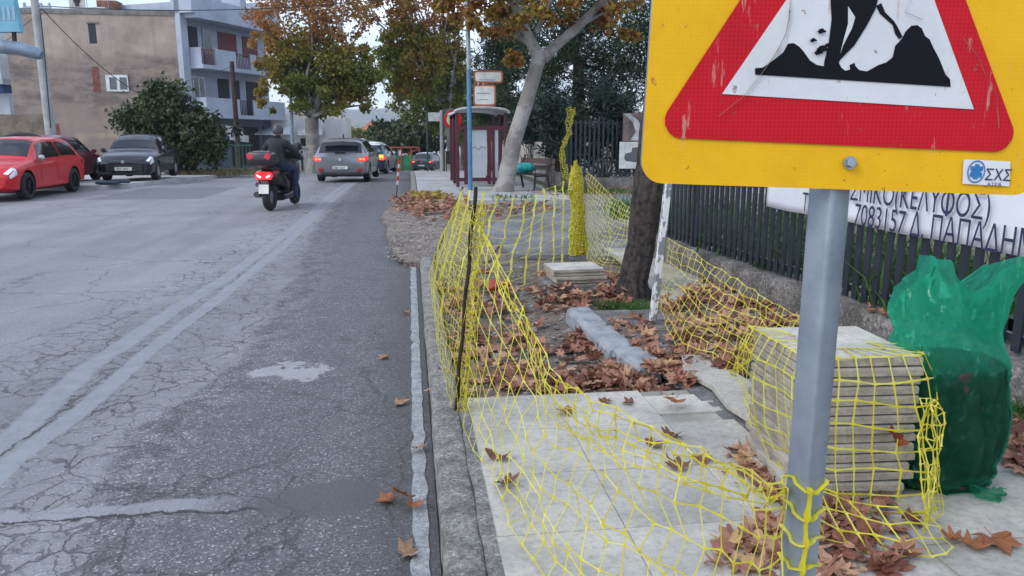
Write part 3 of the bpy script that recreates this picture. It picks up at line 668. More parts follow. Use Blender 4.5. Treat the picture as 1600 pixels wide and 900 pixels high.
for k,e in enumerate([(.9,.5,1.0),(-.5,.9,1.2),(.3,-.2,1.4),(1.3,1.2,.9)]):
    e=Vector(e); mb.tube([rl(hp),rl(hp+e*.5+Vector((0,0,.1))),rl(hp+e)],[.06,.04,.015],8)
mb.build('branches',m_bark,trk,smooth=60)
# peeling post
m_peel=bpy.data.materials.new('peeling_white_paint'); m_peel.use_nodes=True; t=m_peel.node_tree; b=t.nodes['Principled BSDF']; tcx=nd(t,'ShaderNodeTexCoord').outputs['Object']
n1=nd(t,'ShaderNodeTexNoise',{'Vector':nd(t,'ShaderNodeMapping',{'Vector':tcx,'Scale':(1,1,.45)}).outputs[0],'Scale':22.,'Detail':5.,'Roughness':.6})
n2=nd(t,'ShaderNodeTexNoise',{'Vector':tcx,'Scale':3.,'Detail':2.})
f=ramp(t,mth(t,'ADD',n1.outputs[0],mth(t,'MULTIPLY',n2.outputs[0],.35)),[(.655,0.),(.675,1.)])
c=mixc(t,f,(.62,.62,.63),(.19,.20,.22)); t.links.new(c,b.inputs['Base Color']); b.inputs['Roughness'].default_value=.6
bp=nd(t,'ShaderNodeBump',{'Height':f,'Strength':.6,'Distance':.003},invert=True); t.links.new(bp.outputs[0],b.inputs['Normal'])
wb=G(1019,503,.12); wt=D(1043,292,wb.y); dirw=(wt-wb); 
wp=empty('peeling_post',wb,0,'leaning square post with flaking white paint beside the dark tree','post')
ax=dirw.normalized(); mb=MB(); z=0; n=16
M3=Matrix((ax.cross(Vector((0,1,0))).normalized().cross(ax)*-1,ax.cross(Vector((0,1,0))).normalized(),ax)).transposed()
mb.tube([Vector((0,0,-.05)),ax*1.75],.036,4,cap=True); mb.build('post',m_peel,wp,smooth=0,bev=.006)
mb=MB(); mb.tube([ax*1.75,ax*1.765],[.040,.030],4); mb.build('cap',m_galv,wp,smooth=0)
m_rust=M('rusty_iron',(.045,.028,.022),.85,.3,var=.3,scale=20,bump=.4)
def stake(b0,t0,label,r=.008):
    mb=MB(); d=t0-b0; pts=[d*(i/24)+Vector((.004*math.sin(i*.9),.004*math.cos(i*.7),0)) for i in range(25)]
    mb.tube([Vector((0,0,-.06))]+pts,[r]+[r*(1+.12*(i%2)) for i in range(25)],8)
    o=mb.build('iron_stake',m_rust,None,smooth=50); o.location=b0; return tag(o,label,'stake')
r1b=G(712,640,.122); r1t=D(743,292,r1b.y-.05); stake(r1b,r1t,'rusty iron bar holding the yellow net at the corner of the new slabs',.0095)
r2b=G(669,420,.06); r2b.x+=.03; r2t=D(723,292,r2b.y+.1); stake(r2b,r2t,'thin leaning iron bar holding the yellow net at the far end of the kerb',.010)
# ================================================================== YELLOW NETS
m=bpy.data.materials.new('net_plastic'); m.use_nodes=True; t=m.node_tree; b=t.nodes['Principled BSDF']; o=t.nodes['Material Output']
g=nd(t,'ShaderNodeNewGeometry'); c=ramp(t,g.outputs['Random Per Island'],[(0,(.58,.50,.02)),(.5,(.72,.66,.05)),(1,(.74,.72,.18))])
t.links.new(c,b.inputs['Base Color']); b.inputs['Roughness'].default_value=.4
tl=nd(t,'ShaderNodeBsdfTranslucent',{'Color':(.75,.66,.03,1)}); mx=nd(t,'ShaderNodeMixShader',{0:.35,1:b.outputs[0],2:tl.outputs[0]}); t.links.new(mx.outputs[0],o.inputs['Surface']); m_net=m
def strand(mb,a,b_,wv,r,blob,sag=0.,n=3):
    """ribbon from node a to node b_, wide at the nodes; wv = side direction"""
    d=b_-a; L=d.length
    if L<1e-4: return
    d/=L; s=wv-d*wv.dot(d)
    if s.length<1e-4: s=d.orthogonal()
    s.normalize(); u=d.cross(s)
    r*=rnd(.75,1.15); vs=[]; st=((0,blob),(.14,1.25),(.5,.85),(.86,1.25),(1,blob))
    for f,k in st:
        p=a.lerp(b_,f); p=p+Vector((0,0,-sag*4*f*(1-f)))
        w=s*r*k; h=u*r*.35
        vs+=[p+w+h,p-w+h,p-w-h,p+w-h]
    mb.add(vs,[(i*4+j,i*4+(j+1)%4,i*4+4+(j+1)%4,i*4+4+j) for i in range(4) for j in range(4)]+[(3,2,1,0),(16,17,18,19)])
def net(name,F,nu,nv,ru,rv,parent,bu=2.4,bv_=2.4,seed=0,skip=None,jit=0.,sag=0.):
    random.seed(seed); mb=MB(); P={}
    for i in range(nu+1):
        for j in range(nv+1):
            p=F(i/nu,j/nv); P[i,j]=p+Vector((rnd(-1,1),rnd(-1,1),rnd(-1,1)))*jit
    for i in range(nu+1):
        for j in range(nv+1):
            if skip and skip(i/nu,j/nv): continue
            p=P[i,j]
            q1=P.get((i+1,j)); q2=P.get((i,j+1)); 
            o1=(q2 or P.get((i,j-1)))-p; o2=(q1 or P.get((i-1,j)))-p
            if q1: strand(mb,p,q1,o1,ru,bu,sag)
            if q2: strand(mb,p,q2,o2,rv,bv_,0)
    return mb.build(name,m_net,parent,smooth=0,fix=False)
def curve(pts):
    pts=[Vector(p) for p in pts]; ls=[0]
    for a,b_ in zip(pts,pts[1:]): ls.append(ls[-1]+(b_-a).length)
    def f(u):
        s=u*ls[-1]
        for i in range(len(pts)-1):
            if s<=ls[i+1]+1e-9:
                t=(s-ls[i])/(ls[i+1]-ls[i]); p0=pts[max(i-1,0)];p1=pts[i];p2=pts[i+1];p3=pts[min(i+2,len(pts)-1)]
                return .5*((2*p1)+(p2-p0)*t+(2*p0-5*p1+4*p2-p3)*t*t+(3*p1-p0-3*p2+p3)*t**3)
        return pts[-1]
    return f
def nz(u,v,s,k=4.): return Vector((noise.noise(Vector((u*k,v*k,s))),noise.noise(Vector((u*k,v*k,s+5))),noise.noise(Vector((u*k,v*k,s+11)))))
left_net=empty('barrier_net',r1b,0,'yellow plastic barrier net sagging from the iron bars along the kerb to the sign post','barrier net')
def RL(p): return p-r1b
# run between the two iron bars, bulging over the kerb
T=curve([r2t+(r2b-r2t)*.05,D(726,318,6.6),D(733,330,5.2),r1t+(r1b-r1t)*.09]); Bb=curve([G(670,425,.13),G(679,500,.14),G(688,560,.14),r1b+Vector((-.02,0,.02))])
def FA(u,v):
    vv=v**1.0; p=T(u).lerp(Bb(min(1,u)),vv); p+=Vector((-.10*math.sin(math.pi*v)*math.sin(math.pi*min(1,u*1.0))*.6,0,0)); return RL(p+nz(u,v,1,7)*.04*math.sin(math.pi*v*.95+.05))
net('kerb_run',FA,56,15,.0019,.0021,left_net,seed=1,jit=.006)
# bunched folds hanging at the near bar
def FB(u,v):
    p=(r1t+(r1b-r1t)*(.08+.92*v)); return RL(p+Vector((.012+.05*u+.02*math.sin(u*40+v*6),.05*math.sin(u*33+v*4),0))+nz(u,v,3,9)*.02)
net('gathered_folds',FB,9,26,.0021,.0024,left_net,seed=2,jit=.008)
# sagging sheet from the near bar to the sign post
ft=Vector((PX,PY,0))
T2=curve([r1t+(r1b-r1t)*.12,D(800,450,3.45),D(858,565,2.95),D(905,612,2.6),D(1000,655,2.15),D(1130,718,1.65),D(1205,758,1.30),ft+Vector((-.045,-.02,.935))])
B2=curve([r1b+Vector((.03,.0,.03)),G(735,690,.135),G(770,745,.135),G(800,830,.135),G(850,905,.135),G(960,1000,.14),G(1110,1150,.14),ft+Vector((-.03,-.03,.40))])
def FC(u,v):
    uu=u; p=T2(uu).lerp(B2(uu),v**(1.15)); a=math.sin(math.pi*min(1,max(0,uu)))
    p+=nz(u,v,21,5)*.09*math.sin(math.pi*min(1,v*.9+.05))*a+nz(u,v,25,14)*.022*a+Vector((0,0,-.10*a*math.sin(math.pi*v)))
    if p.z<.14: p.z=.14
    return RL(p)
def FC2(u,v): # rows run slanting as on the stretched sheet
    return FC(min(1,max(0,u+.10*(v-.0)*(1-u)*u*4)),v)
net('sagging_sheet',FC2,27,9,.0019,.0022,left_net,seed=3,jit=.012,bu=2.6,bv_=2.6)
# loose second layer close to the top cord
def FD(u,v):
    p=T2(u)+Vector((.015*math.sin(u*30),.01,-.02-.16*v*math.sin(math.pi*min(1,u*1.05)*.98)))+nz(u,v,31,8)*.03; return RL(p)
net('doubled_edge',FD,30,3,.0022,.0022,left_net,seed=4,jit=.012)
# band wrapped round the sign post
mb=MB()
def wr_(a,z): r=min(.0272/max(abs(math.cos(a-R(24))),abs(math.sin(a-R(24)))),.0345)+.0022; return RL(ft+Vector((r*math.cos(a),r*math.sin(a),z)))
for k in range(5):
    z=.930-.052*k; mb.tube([wr_(R(-200+12*i),z+.006*math.sin(i*.5+k)+(.010 if i<4 else 0)) for i in range(20)],[.0045*(1.7 if i in (9,10) else 1) for i in range(20)],6,flat=.35)
for a0 in (-108,35):
    mb.tube([wr_(R(a0+2.5*math.sin(k*.9)),.935-.013*k) for k in range(18)],[.009*(1.5 if k%4==0 else .8) for k in range(18)],6,flat=.3)
mb.build('wrapped_band',m_net,left_net,smooth=50)
# far run: thin cords with wide ladders between the far bar and the rolled post
rp=G(903,397,.11); rpt=D(886,262,rp.y)
T3=curve([r2t+(r2b-r2t)*.02,D(760,303,8.3),D(815,311,8.5),D(850,298,8.8),D(880,283,rp.y)]); B3c=curve([D(690,430,8.0),G(725,450,.06),G(765,456,.06),G(815,445,.08),G(878,425,.1)])
def FF(u,v): return RL(T3(u).lerp(B3c(u),v)+nz(u,v,41,6)*.05*math.sin(math.pi*u))
net('far_run_cords',FF,9,11,.0022,.0085,left_net,bu=1.2,bv_=1.5,seed=6,jit=.01,skip=lambda u,v: False,sag=.01)
# ---- rolled net on its post
roll_=empty('net_roll',rp,0,'upright bundle of yellow barrier net wound round a post behind the small tile stack','net roll')
def cyl(r,h,tw,sd):
    def F(u,v):
        a=2*math.pi*u+tw*v; rr=r*(1+.12*noise.noise(Vector((math.cos(a)*2,v*7,sd))))*(1-.35*max(0,v-.85)/.15)*(.85+.15*math.cos(v*5))
        return Vector((rr*math.cos(a)*1.05-.05*v*v+.01*math.sin(v*14),rr*math.sin(a)*.55,h*v+.02*math.cos(a*3)*v))
    return F
hR=rpt.z-rp.z
mb=MB(); mb.grid(lambda u,v:cyl(.082,hR*.92,0,9)(u,v),24,40); mb.build('inner_layers',M('net_roll_inner',(.55,.40,.01),.6,var=.3,scale=40,col2=(.38,.27,.01),bump=1.,bscale=60),roll_,smooth=180)
for k,(r,h,tw,sd) in enumerate([(.093,hR*.99,1.0,1),(.104,hR*.94,-1.2,2),(.112,hR*.9,2.,3)]):
    o=net('outer_layer',cyl(r,h,tw,sd),16,38,.0032,.0042,roll_,seed=10+k,jit=.010)
o=net('loose_top',lambda u,v: Vector((-.05+.06*math.cos(u*9)*(1-v),.06*math.sin(u*9)*(1-v),hR*(.9+.16*v)))+nz(u,v,51,9)*.06,12,4,.003,.003,roll_,seed=14,jit=.015)
# ---- net from the roll past the tree to the post
mid_net=empty('barrier_net',rp,0,'thin yellow net stretched from the upright net roll to the dark tree trunk','barrier net')
def RM(p): return p-rp
T4=curve([rp+Vector((.1,0,1.0)),D(950,300,8.6),D(990,330,7.6)]); B4=curve([rp+Vector((.1,0,.06)),G(930,430,.15),G(985,430,.13)])
net('stretched_run',lambda u,v:RM(T4(u).lerp(B4(u),v)+nz(u,v,61,5)*.04),24,15,.0020,.0024,mid_net,seed=15,jit=.008)
# ---- net from the peeling post over the tile stack
stk=Vector((SX,SY,.12)); right_net=empty('barrier_net',stk,0,'yellow barrier net draped over the tall tile stack and tied to the peeling post','barrier net')
def RS(p): return p-stk
x0,x1,y0,y1=SX-SW/2,SX+SW/2,SY-SD/2,SY+SD/2
T5=curve([D(1043,372,wb.y),D(1085,395,5.1),D(1130,425,4.7),D(1185,458,4.2),D(1245,492,3.7),Vector((x1-.05,y1+.04,SZ+.01))])
B5=curve([D(1030,478,wb.y),G(1060,545,.17),G(1100,560,.17),G(1145,585,.19),Vector((x0-.05,y1+.06,.50)),Vector((x0-.01,y1+.01,SZ-.02))])
net('hanging_run',lambda u,v:RS(T5(u).lerp(B5(u),v)+nz(u,v,71,6)*.05*math.sin(math.pi*v)),30,10,.0020,.0022,right_net,seed=16,jit=.012)
# drape: plan path round the stack (left face then front then right corner)
o_=.018
path=curve([Vector((x0-o_,y1+.02,0)),Vector((x0-o_,(y0+y1)/2,0)),Vector((x0-o_,y0-.0,0)),Vector((x0+.03,y0-o_,0)),Vector((SX,y0-o_,0)),Vector((x1-.05,y0-o_,0)),Vector((x1+.01,y0-.01,0)),Vector((x1+.02,y0+.06,0)),Vector((x1+.02,y0+.14,0))])
ctr=Vector((SX,SY+.02,0))
def FG(u,v):
    p=path(u); inn=(ctr-p); inn.z=0
    w=v*1.06
    if w<.14:
        k=1-w/.14; q=p+inn.normalized()*(.15*k+.005); q.z=SZ+.006
    else:
        k=(w-.14)/.92; q=p.copy(); q.z=SZ+.004-(SZ-.125)*k
        out=-inn.normalized()
        q+=out*(.015+.035*math.sin(k*3.1)+(.10*k*k if u>.55 else .03*k))
        if u<.45: q+=Vector((.10*k*k,-.16*k*k*(1.2-u*2),0))*1.1
        q+=Vector((.02*math.sin(u*26)*k,-.02*math.cos(u*24)*k,0))
    q.z-=.022*math.sin(u*math.pi*3.2)*(w>.14)*min(1,w*2)
    if q.z<.128: q.z=.128
    return RS(q+nz(u,v,81,6)*.016*(w>.14))
net('drape',FG,18,8,.0030,.0025,right_net,seed=17,jit=.004,bu=2.2,bv_=2.0)
# gathered hanging cords at the right corner of the stack and trailing hem
def FH(u,v):
    p=Vector((x1-.02+.05*u,y0-.03-.05*u,SZ-.16)).lerp(Vector((x1-.16+.16*u,y0-.30+.12*u,.135)),v**1.3); return RS(p+nz(u*2,v,91,6)*.02+Vector((.014*math.sin(v*9+u*5),0,0)))
net('hanging_cords',FH,7,10,.0020,.0024,right_net,seed=18,jit=.006)
T6=curve([D(1225,745,2.25),Vector((x0+.06,y0-.22,.24)),Vector((SX,y0-.26,.22)),Vector((x1-.1,y0-.26,.17))]); B6=curve([G(1230,830,.14),Vector((x0+.1,y0-.40,.135)),Vector((SX,y0-.46,.135)),Vector((x1-.12,y0-.40,.135))])
net('trailing_hem',lambda u,v:RS(T6(u).lerp(B6(u),v)+nz(u,v,99,5)*.02),9,3,.0026,.0028,right_net,seed=19,jit=.008)
# ================================================================== LEAVES
random.seed(21)
m_litter=leafmat('dead_leaf',[(0,(.12,.045,.034)),(.25,(.25,.10,.068)),(.55,(.38,.19,.125)),(.8,(.47,.28,.18)),(1,(.54,.36,.13))],.6,.12,1.5,.25)
LOBES=[(-90,.16),(-60,.40),(-34,.56),(-22,.66),(-10,.82),(4,.66),(14,.54),(24,.70),(32,.84),(42,1.02),(50,.84),(62,.58),(72,.78),(82,.90),(90,1.10),(98,.90),(108,.78),(118,.58),(130,.84),(138,1.02),(148,.84),(156,.70),(166,.54),(176,.66),(190,.82),(202,.66),(214,.56),(240,.40)]
def leaf(mb,p,s,rz,tilt,curl,ta=0.,simple=False):
    Rm=rot('Z',rz)@rot('X',tilt)@rot('Y',ta)
    ph=rnd(0,6.28); vs=[]; n=len(LOBES)
    cup=curl
    for ring in (0.,.5,1.):
        for a,r in ([(0,0)] if ring==0 else LOBES):
            r=r*ring*(1+.08*math.sin(a*3+ph) if ring else 1); x=r*math.cos(R(a)); y=r*math.sin(R(a))
            z=cup*(x*x*1.3+y*y*.8*math.sin(ph))+.12*noise.noise(Vector((x*2.2+ph,y*2.2,ph)))+.10*abs(cup)*math.sin(a*.09+ph)*ring+.05*math.sin(5*x+ph)*ring
            vs.append(Vector(p)+Rm@(Vector((x,y,z))*s*.5))
    fs=[(0,1+i,1+(i+1)%n) for i in range(n)]+[(1+i,1+n+i,1+n+(i+1)%n,1+(i+1)%n) for i in range(n)]
    mb.add(vs,fs)
    if not simple:
        # stalk
        q=[Rm@(Vector((0,-.05-.5*k*.5,cup*.3*k))*s) for k in (0,.5,1)]; q[2]+=Vector((rnd(-.2,.2)*s,0,0)); mb.tube([Vector(p)+x+Vector((0,0,.002)) for x in q],[.0016,.0011,.0011],4)
lit=MB()
def scatter(n,poly,z0,z1,s0=.07,s1=.16,tl=.55):
    xs=[p[0] for p in poly]; ys=[p[1] for p in poly]; k=0; tries=0
    while k<n and tries<n*20:
        tries+=1
        x,y=rnd(min(xs),max(xs)),rnd(min(ys),max(ys)); ins=False
        for i in range(len(poly)):
            (ax,ay),(bx_,by)=poly[i],poly[i-1]
            if (ay>y)!=(by>y) and x<(bx_-ax)*(y-ay)/(by-ay)+ax: ins=not ins
        if not ins: continue
        if noise.noise(Vector((x*2.4,y*2.4,7)))<-.12 and random.random()<.8: continue
        leaf(lit,(x,y,rnd(z0,z1)),rnd(s0,s1),rnd(0,6.28),random.gauss(0,tl*.5),rnd(-.5,.8),random.gauss(0,tl*.5),simple=True); k+=1
def gp(L,z=.12): return [tuple(G(x,y,z)[:2]) for x,y in L]
scatter(430,gp([(1035,470),(1090,455),(1250,510),(1180,560),(1140,600),(1120,590),(1050,545)]),.13,.20)
scatter(120,gp([(1015,540),(1075,555),(1100,600),(1060,600),(1010,575)],.13),.14,.16)
scatter(110,gp([(1120,430),(1250,495),(1250,515),(1060,455)]),.13,.17)
scatter(230,gp([(905,590),(990,565),(1060,640),(930,622),(850,622),(870,590)],.05),.05,.10)
scatter(150,gp([(860,560),(905,520),(1000,590),(970,610),(880,600)],.05),.05,.10)
scatter(190,gp([(700,530),(830,520),(880,600),(830,622),(720,622),(690,570)],.05),.05,.09,tl=.35)
scatter(260,gp([(690,450),(840,445),(980,455),(1000,480),(890,490),(830,520),(700,530)],.05),.05,.09,tl=.35)
scatter(260,gp([(840,440),(985,440),(990,468),(860,478)],.05),.06,.17)
scatter(70,gp([(1055,355),(1250,462),(1250,478),(1050,370)],.12),.13,.16,.08,.14)
scatter(420,[tuple(G(x,y,.05)[:2]) for x,y in [(610,322),(640,312),(710,314),(730,322),(700,338),(625,336)]],.10,.24,.1,.18,.8)
scatter(160,[tuple(G(x,y,.05)[:2]) for x,y in [(640,336),(730,322),(860,318),(860,330),(735,350),(650,345)]],.08,.13,.1,.18,.5)
scatter(120,[tuple(G(x,y,.05)[:2]) for x,y in [(820,302),(1000,296),(1000,306),(860,316)]],.11,.16,.1,.18,.5)
scatter(110,gp([(1240,790),(1420,785),(1420,880),(1300,930),(1240,900)]),.126,.145,tl=.35)
scatter(60,gp([(1110,855),(1230,815),(1230,900),(1130,900)]),.126,.145,tl=.35)
scatter(50,gp([(1150,700),(1235,760),(1230,800),(1150,745)]),.125,.15)
scatter(45,gp([(1560,650),(1600,640),(1700,760),(1600,770),(1580,720)]),.125,.16,.1,.2)
scatter(60,gp([(690,590),(712,600),(712,622),(695,622)],.05),.05,.09)
scatter(60,gp([(940,500),(1010,495),(1060,570),(1000,560)],.12),.125,.15,.07,.13)
scatter(40,gp([(1350,470),(1600,565),(1600,575),(1400,500)],.38),.375,.39,.07,.12,.2)
for _ in range(2600): # torn bits
    b_=random.choice(lit.v); p_=Vector((b_[0]+rnd(-.12,.12),b_[1]+rnd(-.12,.12),max(b_[2]-.02,.128 if b_[1]<3.9 else .062))); s_=rnd(.006,.022); a_=rnd(0,6.28)
    lit.add([p_+rot('Z',a_)@Vector((s_*math.cos(t_)*rnd(.5,1.2),s_*math.sin(t_)*rnd(.4,1.),rnd(0,.006))) for t_ in (0,1.4,2.6,3.9,5.2)],[(0,1,2,3,4)])
tag(lit.build('leaf_litter',m_litter,smooth=0,fix=False),kind='stuff')
lit=MB()
scatter(110,[tuple(G(x,y,.05)[:2]) for x,y in [(690,312),(640,312),(645,322),(720,324)]],.2,.27,.1,.17,.8)
tag(lit.build('leaf_pile',leafmat('yellow_leaf',[(0,(.30,.17,.03)),(1,(.42,.33,.06))],.6,.2)),'heap of raked yellow leaves across the start of the far pavement','leaf pile')
# single leaves that lie apart
LV=[(602,560,0,.11,0,'pale brown plane leaf lying flat on the dark asphalt, farthest from the camera'),
(622,633,.0,.13,0,'tan plane leaf on the asphalt edge beside the gutter mortar, midway along the kerb'),
(636,490,.012,.09,0,'small brown leaf on the gutter mortar, farthest one along the kerb'),
(652,703,.012,.10,0,'brown leaf on the mortar gutter strip above the cluster of three'),
(607,783,.005,.12,1,'brown leaf at the left of the cluster in the gutter'),
(632,778,.02,.14,1,'upright orange brown leaf in the middle of the gutter cluster'),
(650,792,.02,.11,1,'reddish leaf at the right of the gutter cluster'),
(634,868,.004,.13,0,'light orange leaf on the gutter nearest the bottom of the picture'),
(880,645,.124,.12,2,'curled brown leaf on the farthest row of cream slabs'),
(778,718,.124,.15,2,'dark curled leaf with long stalk lying under the net on a cream slab'),
(788,757,.124,.13,2,'brown leaf beside the net cord, on the cream slab nearer the camera'),
(945,629,.124,.10,2,'small dark leaf at the far edge of the cream slabs, left one of two'),
(985,631,.124,.10,2,'small brown leaf at the far edge of the cream slabs, right one of two'),
(1020,697,.124,.12,2,'pinkish brown leaf on the slabs, left one of the group before the broken slab'),
(1048,682,.124,.13,2,'brown leaf with yellow net cord across it before the broken slab'),
(1056,733,.124,.14,2,'dark red brown leaf lying on the slabs left of the tile stack'),
(1092,718,.124,.13,2,'light brown leaf lying right of the dark red one near the tile stack'),
(1055,628,.15,.15,1,'orange leaf with yellow centre resting on the end of the old kerb'),
(1198,811,.124,.12,1,'curled orange leaf lying just left of the galvanised post'),
(1490,846,.121,.10,1,'shrivelled purple leaf on the slab in front of the green bag'),
(1517,856,.121,.12,1,'curled tan leaf between the purple leaf and the large brown one'),
(1552,845,.121,.19,1,'large flat brown plane leaf on the slab in front of the green bag'),
(1365,487,.378,.10,1,'brown leaf resting on top of the low concrete wall left of the bag'),
(1398,690,.40,.13,3,'reddish leaf caught upright in the net at the right corner of the tile stack'),
(852,605,.08,.12,2,'pale leaf on bare soil at the edge of the slabs under the net'),
(668,350,.08,.10,0,'brown leaf on the gravel patch beyond the kerb end')]
leafm=[leafmat('leaf_tan',[(0,(.30,.17,.10)),(1,(.36,.22,.14))],.55,.15),leafmat('leaf_orange',[(0,(.33,.13,.05)),(1,(.28,.10,.045))],.5,.15),leafmat('leaf_brown',[(0,(.17,.085,.055)),(1,(.22,.10,.06))],.55,.12),leafmat('leaf_red',[(0,(.22,.055,.03)),(1,(.25,.07,.03))],.5,.2)]
for i,(x,y,z,s,mi,lb) in enumerate(LV):
    p=G(x,y,z) if i!=23 else D(1398,690,y0-.07)
    mb=MB(); leaf(mb,(0,0,s*.05+.004),s,rnd(0,6.28),rnd(-.12,.12)+(1.2 if i==23 else .5 if i==5 else 0),rnd(.25,.6) if i not in(21,) else .1,rnd(-.12,.12))
    o=mb.build('fallen_leaf',leafm[mi],None,smooth=0,fix=False); o.location=p; tag(o,lb,'leaf','fallen leaves lying apart')
# red plastic scraps, rubble
m_redp=M('red_plastic',(.33,.03,.03),.45,var=.2)
mb=MB(); c0=G(790,456,.06)
for k in range(3):
    cc=Vector((rnd(-.1,.1),rnd(-.05,.05),.07)); mb.tube([cc+Vector((.07*math.cos(a+k),.04*math.sin(a+k),.03*math.sin(a*2))) for a in [i*.45 for i in range(9)]],[.022+.006*(i%2) for i in range(9)],10)
o=mb.build('plastic_hose',m_redp); o.location=c0; tag(o,'crumpled pieces of red ribbed hose lying in the dug strip','hose')
mb=MB(); c0=G(757,430,.06); mb.tube([Vector((-.07,0,.03)),Vector((-.02,.02,.05)),Vector((.03,-.01,.035)),Vector((.07,.02,.03))],[.02,.026,.02,.024],10)
o=mb.build('plastic_hose',m_redp); o.location=c0; tag(o,'short bent piece of red hose beyond the crumpled one in the dug strip','hose')
random.seed(4); mb=MB(); ico=[]
def rock(mb,p,s):
    n=7; vs=[];fs=[]
    sd=rnd(0,50)
    rows=5
    for i in range(rows+1):
        for j in range(n):
            a=math.pi*i/rows; b_=2*math.pi*j/n; v=Vector((math.sin(a)*math.cos(b_),math.sin(a)*math.sin(b_),math.cos(a)*.6)); v*=1+.5*noise.noise(v*1.7+Vector((sd,0,0))); vs.append(Vector(p)+v*s)
    for i in range(rows):
        for j in range(n): fs.append((i*n+j,i*n+(j+1)%n,(i+1)*n+(j+1)%n,(i+1)*n+j))
    mb.add(vs,fs)
for i in range(420):
    y=rnd(4.1,9); x=rnd(.27,1.3) if y>4 else 1; rock(mb,(x,y,.04+rnd(-.01,.01)),rnd(.006,.028)*(1.6 if random.random()<.08 else 1))
for i in range(500): y=rnd(9.1,15.5); rock(mb,(rnd(-.35,.8),y,.065),rnd(.006,.03))
for i in range(160): y=rnd(16,20.8); rock(mb,(rnd(-.3,3.9),y,.07),rnd(.01,.05))
tag(mb.build('rubble',M('rubble_stone',(.28,.26,.24),.9,var=.25,scale=3.,bump=.5),smooth=0,fix=False),kind='stuff')
# grass tufts
m_grass=leafmat('grass_blade',[(0,(.03,.10,.02)),(1,(.10,.20,.04))],.6,.3)
gr=MB()
def tuft(p,n,h,r,w=.004):
    for _ in range(n):
        a=rnd(0,6.28); b0=Vector(p)+Vector((rnd(-r,r),rnd(-r,r),0)); d=Vector((math.cos(a),math.sin(a),0)); hh=h*rnd(.5,1.1); s=Vector((-d.y,d.x,0))*w
        vs=[b0-s,b0+s,b0+d*hh*.3+s*.8+Vector((0,0,hh*.6)),b0+d*hh*.3-s*.8+Vector((0,0,hh*.6)),b0+d*hh*.8+Vector((0,0,hh*.85))]
        gr.add(vs,[(0,1,2,3),(3,2,4)])
for x,y,n in [(948,480,200),(975,483,140),(1000,487,120),(1020,488,60),(1000,478,90)]: tuft(G(x,y,.06),n,.07,.10)
for x,y,n in [(1095,372,90),(1140,400,60),(1180,420,60),(1590,662,120),(1340,470,30),(1585,655,100)]: tuft(G(x,y,.12) if y>600 else G(x,y,.38)+wn*.1,n,.10,.10)
for i in range(120): 
    s=rnd(.3,WL+3); tuft(W0+wd*s+wn*rnd(.3,2.5)+Vector((0,0,.3)),26,.45,.3,.012)
for x,y in [(870,300),(900,300),(930,302),(960,302),(990,300),(800,312)]: tuft(G(x,y,.1),90,.16,.5,.012)
tag(gr.build('grass',m_grass,smooth=0,fix=False),kind='stuff')
tag(sheet('garden_ground',[(3.75+0,1.5),(8.5,1.5),(8.8,9.8),(4.75,9.8)],.30,m_soil),kind='structure')
# ================================================================== CARS
m_glass=M('car_glass',(.008,.012,.018),.06,0.,var=.02,spec=.55)
m_tyre=M('tyre_rubber',(.013,.013,.014),.8,bump=.1); m_rimd=M('dark_rim',(.02,.02,.022),.35,.7); m_rims=M('silver_rim',(.35,.36,.38),.35,.8)
m_trim=M('black_trim',(.015,.015,.017),.5); m_plate=M('number_plate',(.62,.63,.60),.4); m_chr=M('bright_chrome',(.5,.5,.52),.45,.9)
m_hl=M('headlamp_glass',(.75,.77,.80),.2,.1,spec=.8); m_tlo=M('tail_lamp_off',(.30,.01,.012),.2)
m_tl=M('tail_lamp_lit',(.5,.01,.01),.3,emit=(1,.02,.02),es=.6); m_tlh=M('brake_lamp_glow',(.8,.2,.05),.3,emit=(1,.16,.04),es=1.5); m_amb=M('amber_lamp',(.8,.3,.02),.3,emit=(1,.35,.03),es=1.2)
# profile: t along length from tail (0) to nose (1): belt height, top height, body half-width factor, top half-width factor, underside
HATCH=[(0,.84,.88,.90,.80,.34),(.012,.88,.92,.955,.84,.27),(.035,.90,.99,.99,.80,.24),(.10,.92,1.36,1.,.72,.22),(.15,.93,1.43,1.,.71,.2),(.30,.93,1.475,1.,.73,.19),(.46,.92,1.47,1.,.73,.19),(.56,.91,1.43,1.,.72,.19),(.62,.90,1.30,1.,.74,.19),(.715,.885,1.0,.995,.84,.19),(.74,.87,.95,.99,.84,.19),(.86,.80,.87,.98,.82,.19),(.94,.70,.78,.95,.80,.2),(.985,.60,.66,.88,.74,.24),(1.,.55,.58,.80,.7,.28)]
SEDAN=[(0,.84,.90,.86,.74,.36),(.012,.88,.97,.93,.80,.27),(.05,.92,1.05,.98,.80,.24),(.13,.93,1.08,1.,.80,.22),(.16,.93,1.12,1.,.78,.2),(.24,.93,1.38,1.,.70,.2),(.32,.92,1.45,1.,.70,.19),(.44,.91,1.47,1.,.71,.19),(.55,.90,1.42,1.,.72,.19),(.62,.89,1.27,1.,.74,.19),(.70,.88,1.01,.995,.83,.19),(.73,.86,.96,.99,.83,.19),(.86,.79,.88,.98,.82,.19),(.94,.70,.79,.95,.80,.2),(.985,.60,.66,.88,.74,.24),(1.,.55,.58,.80,.7,.28)]
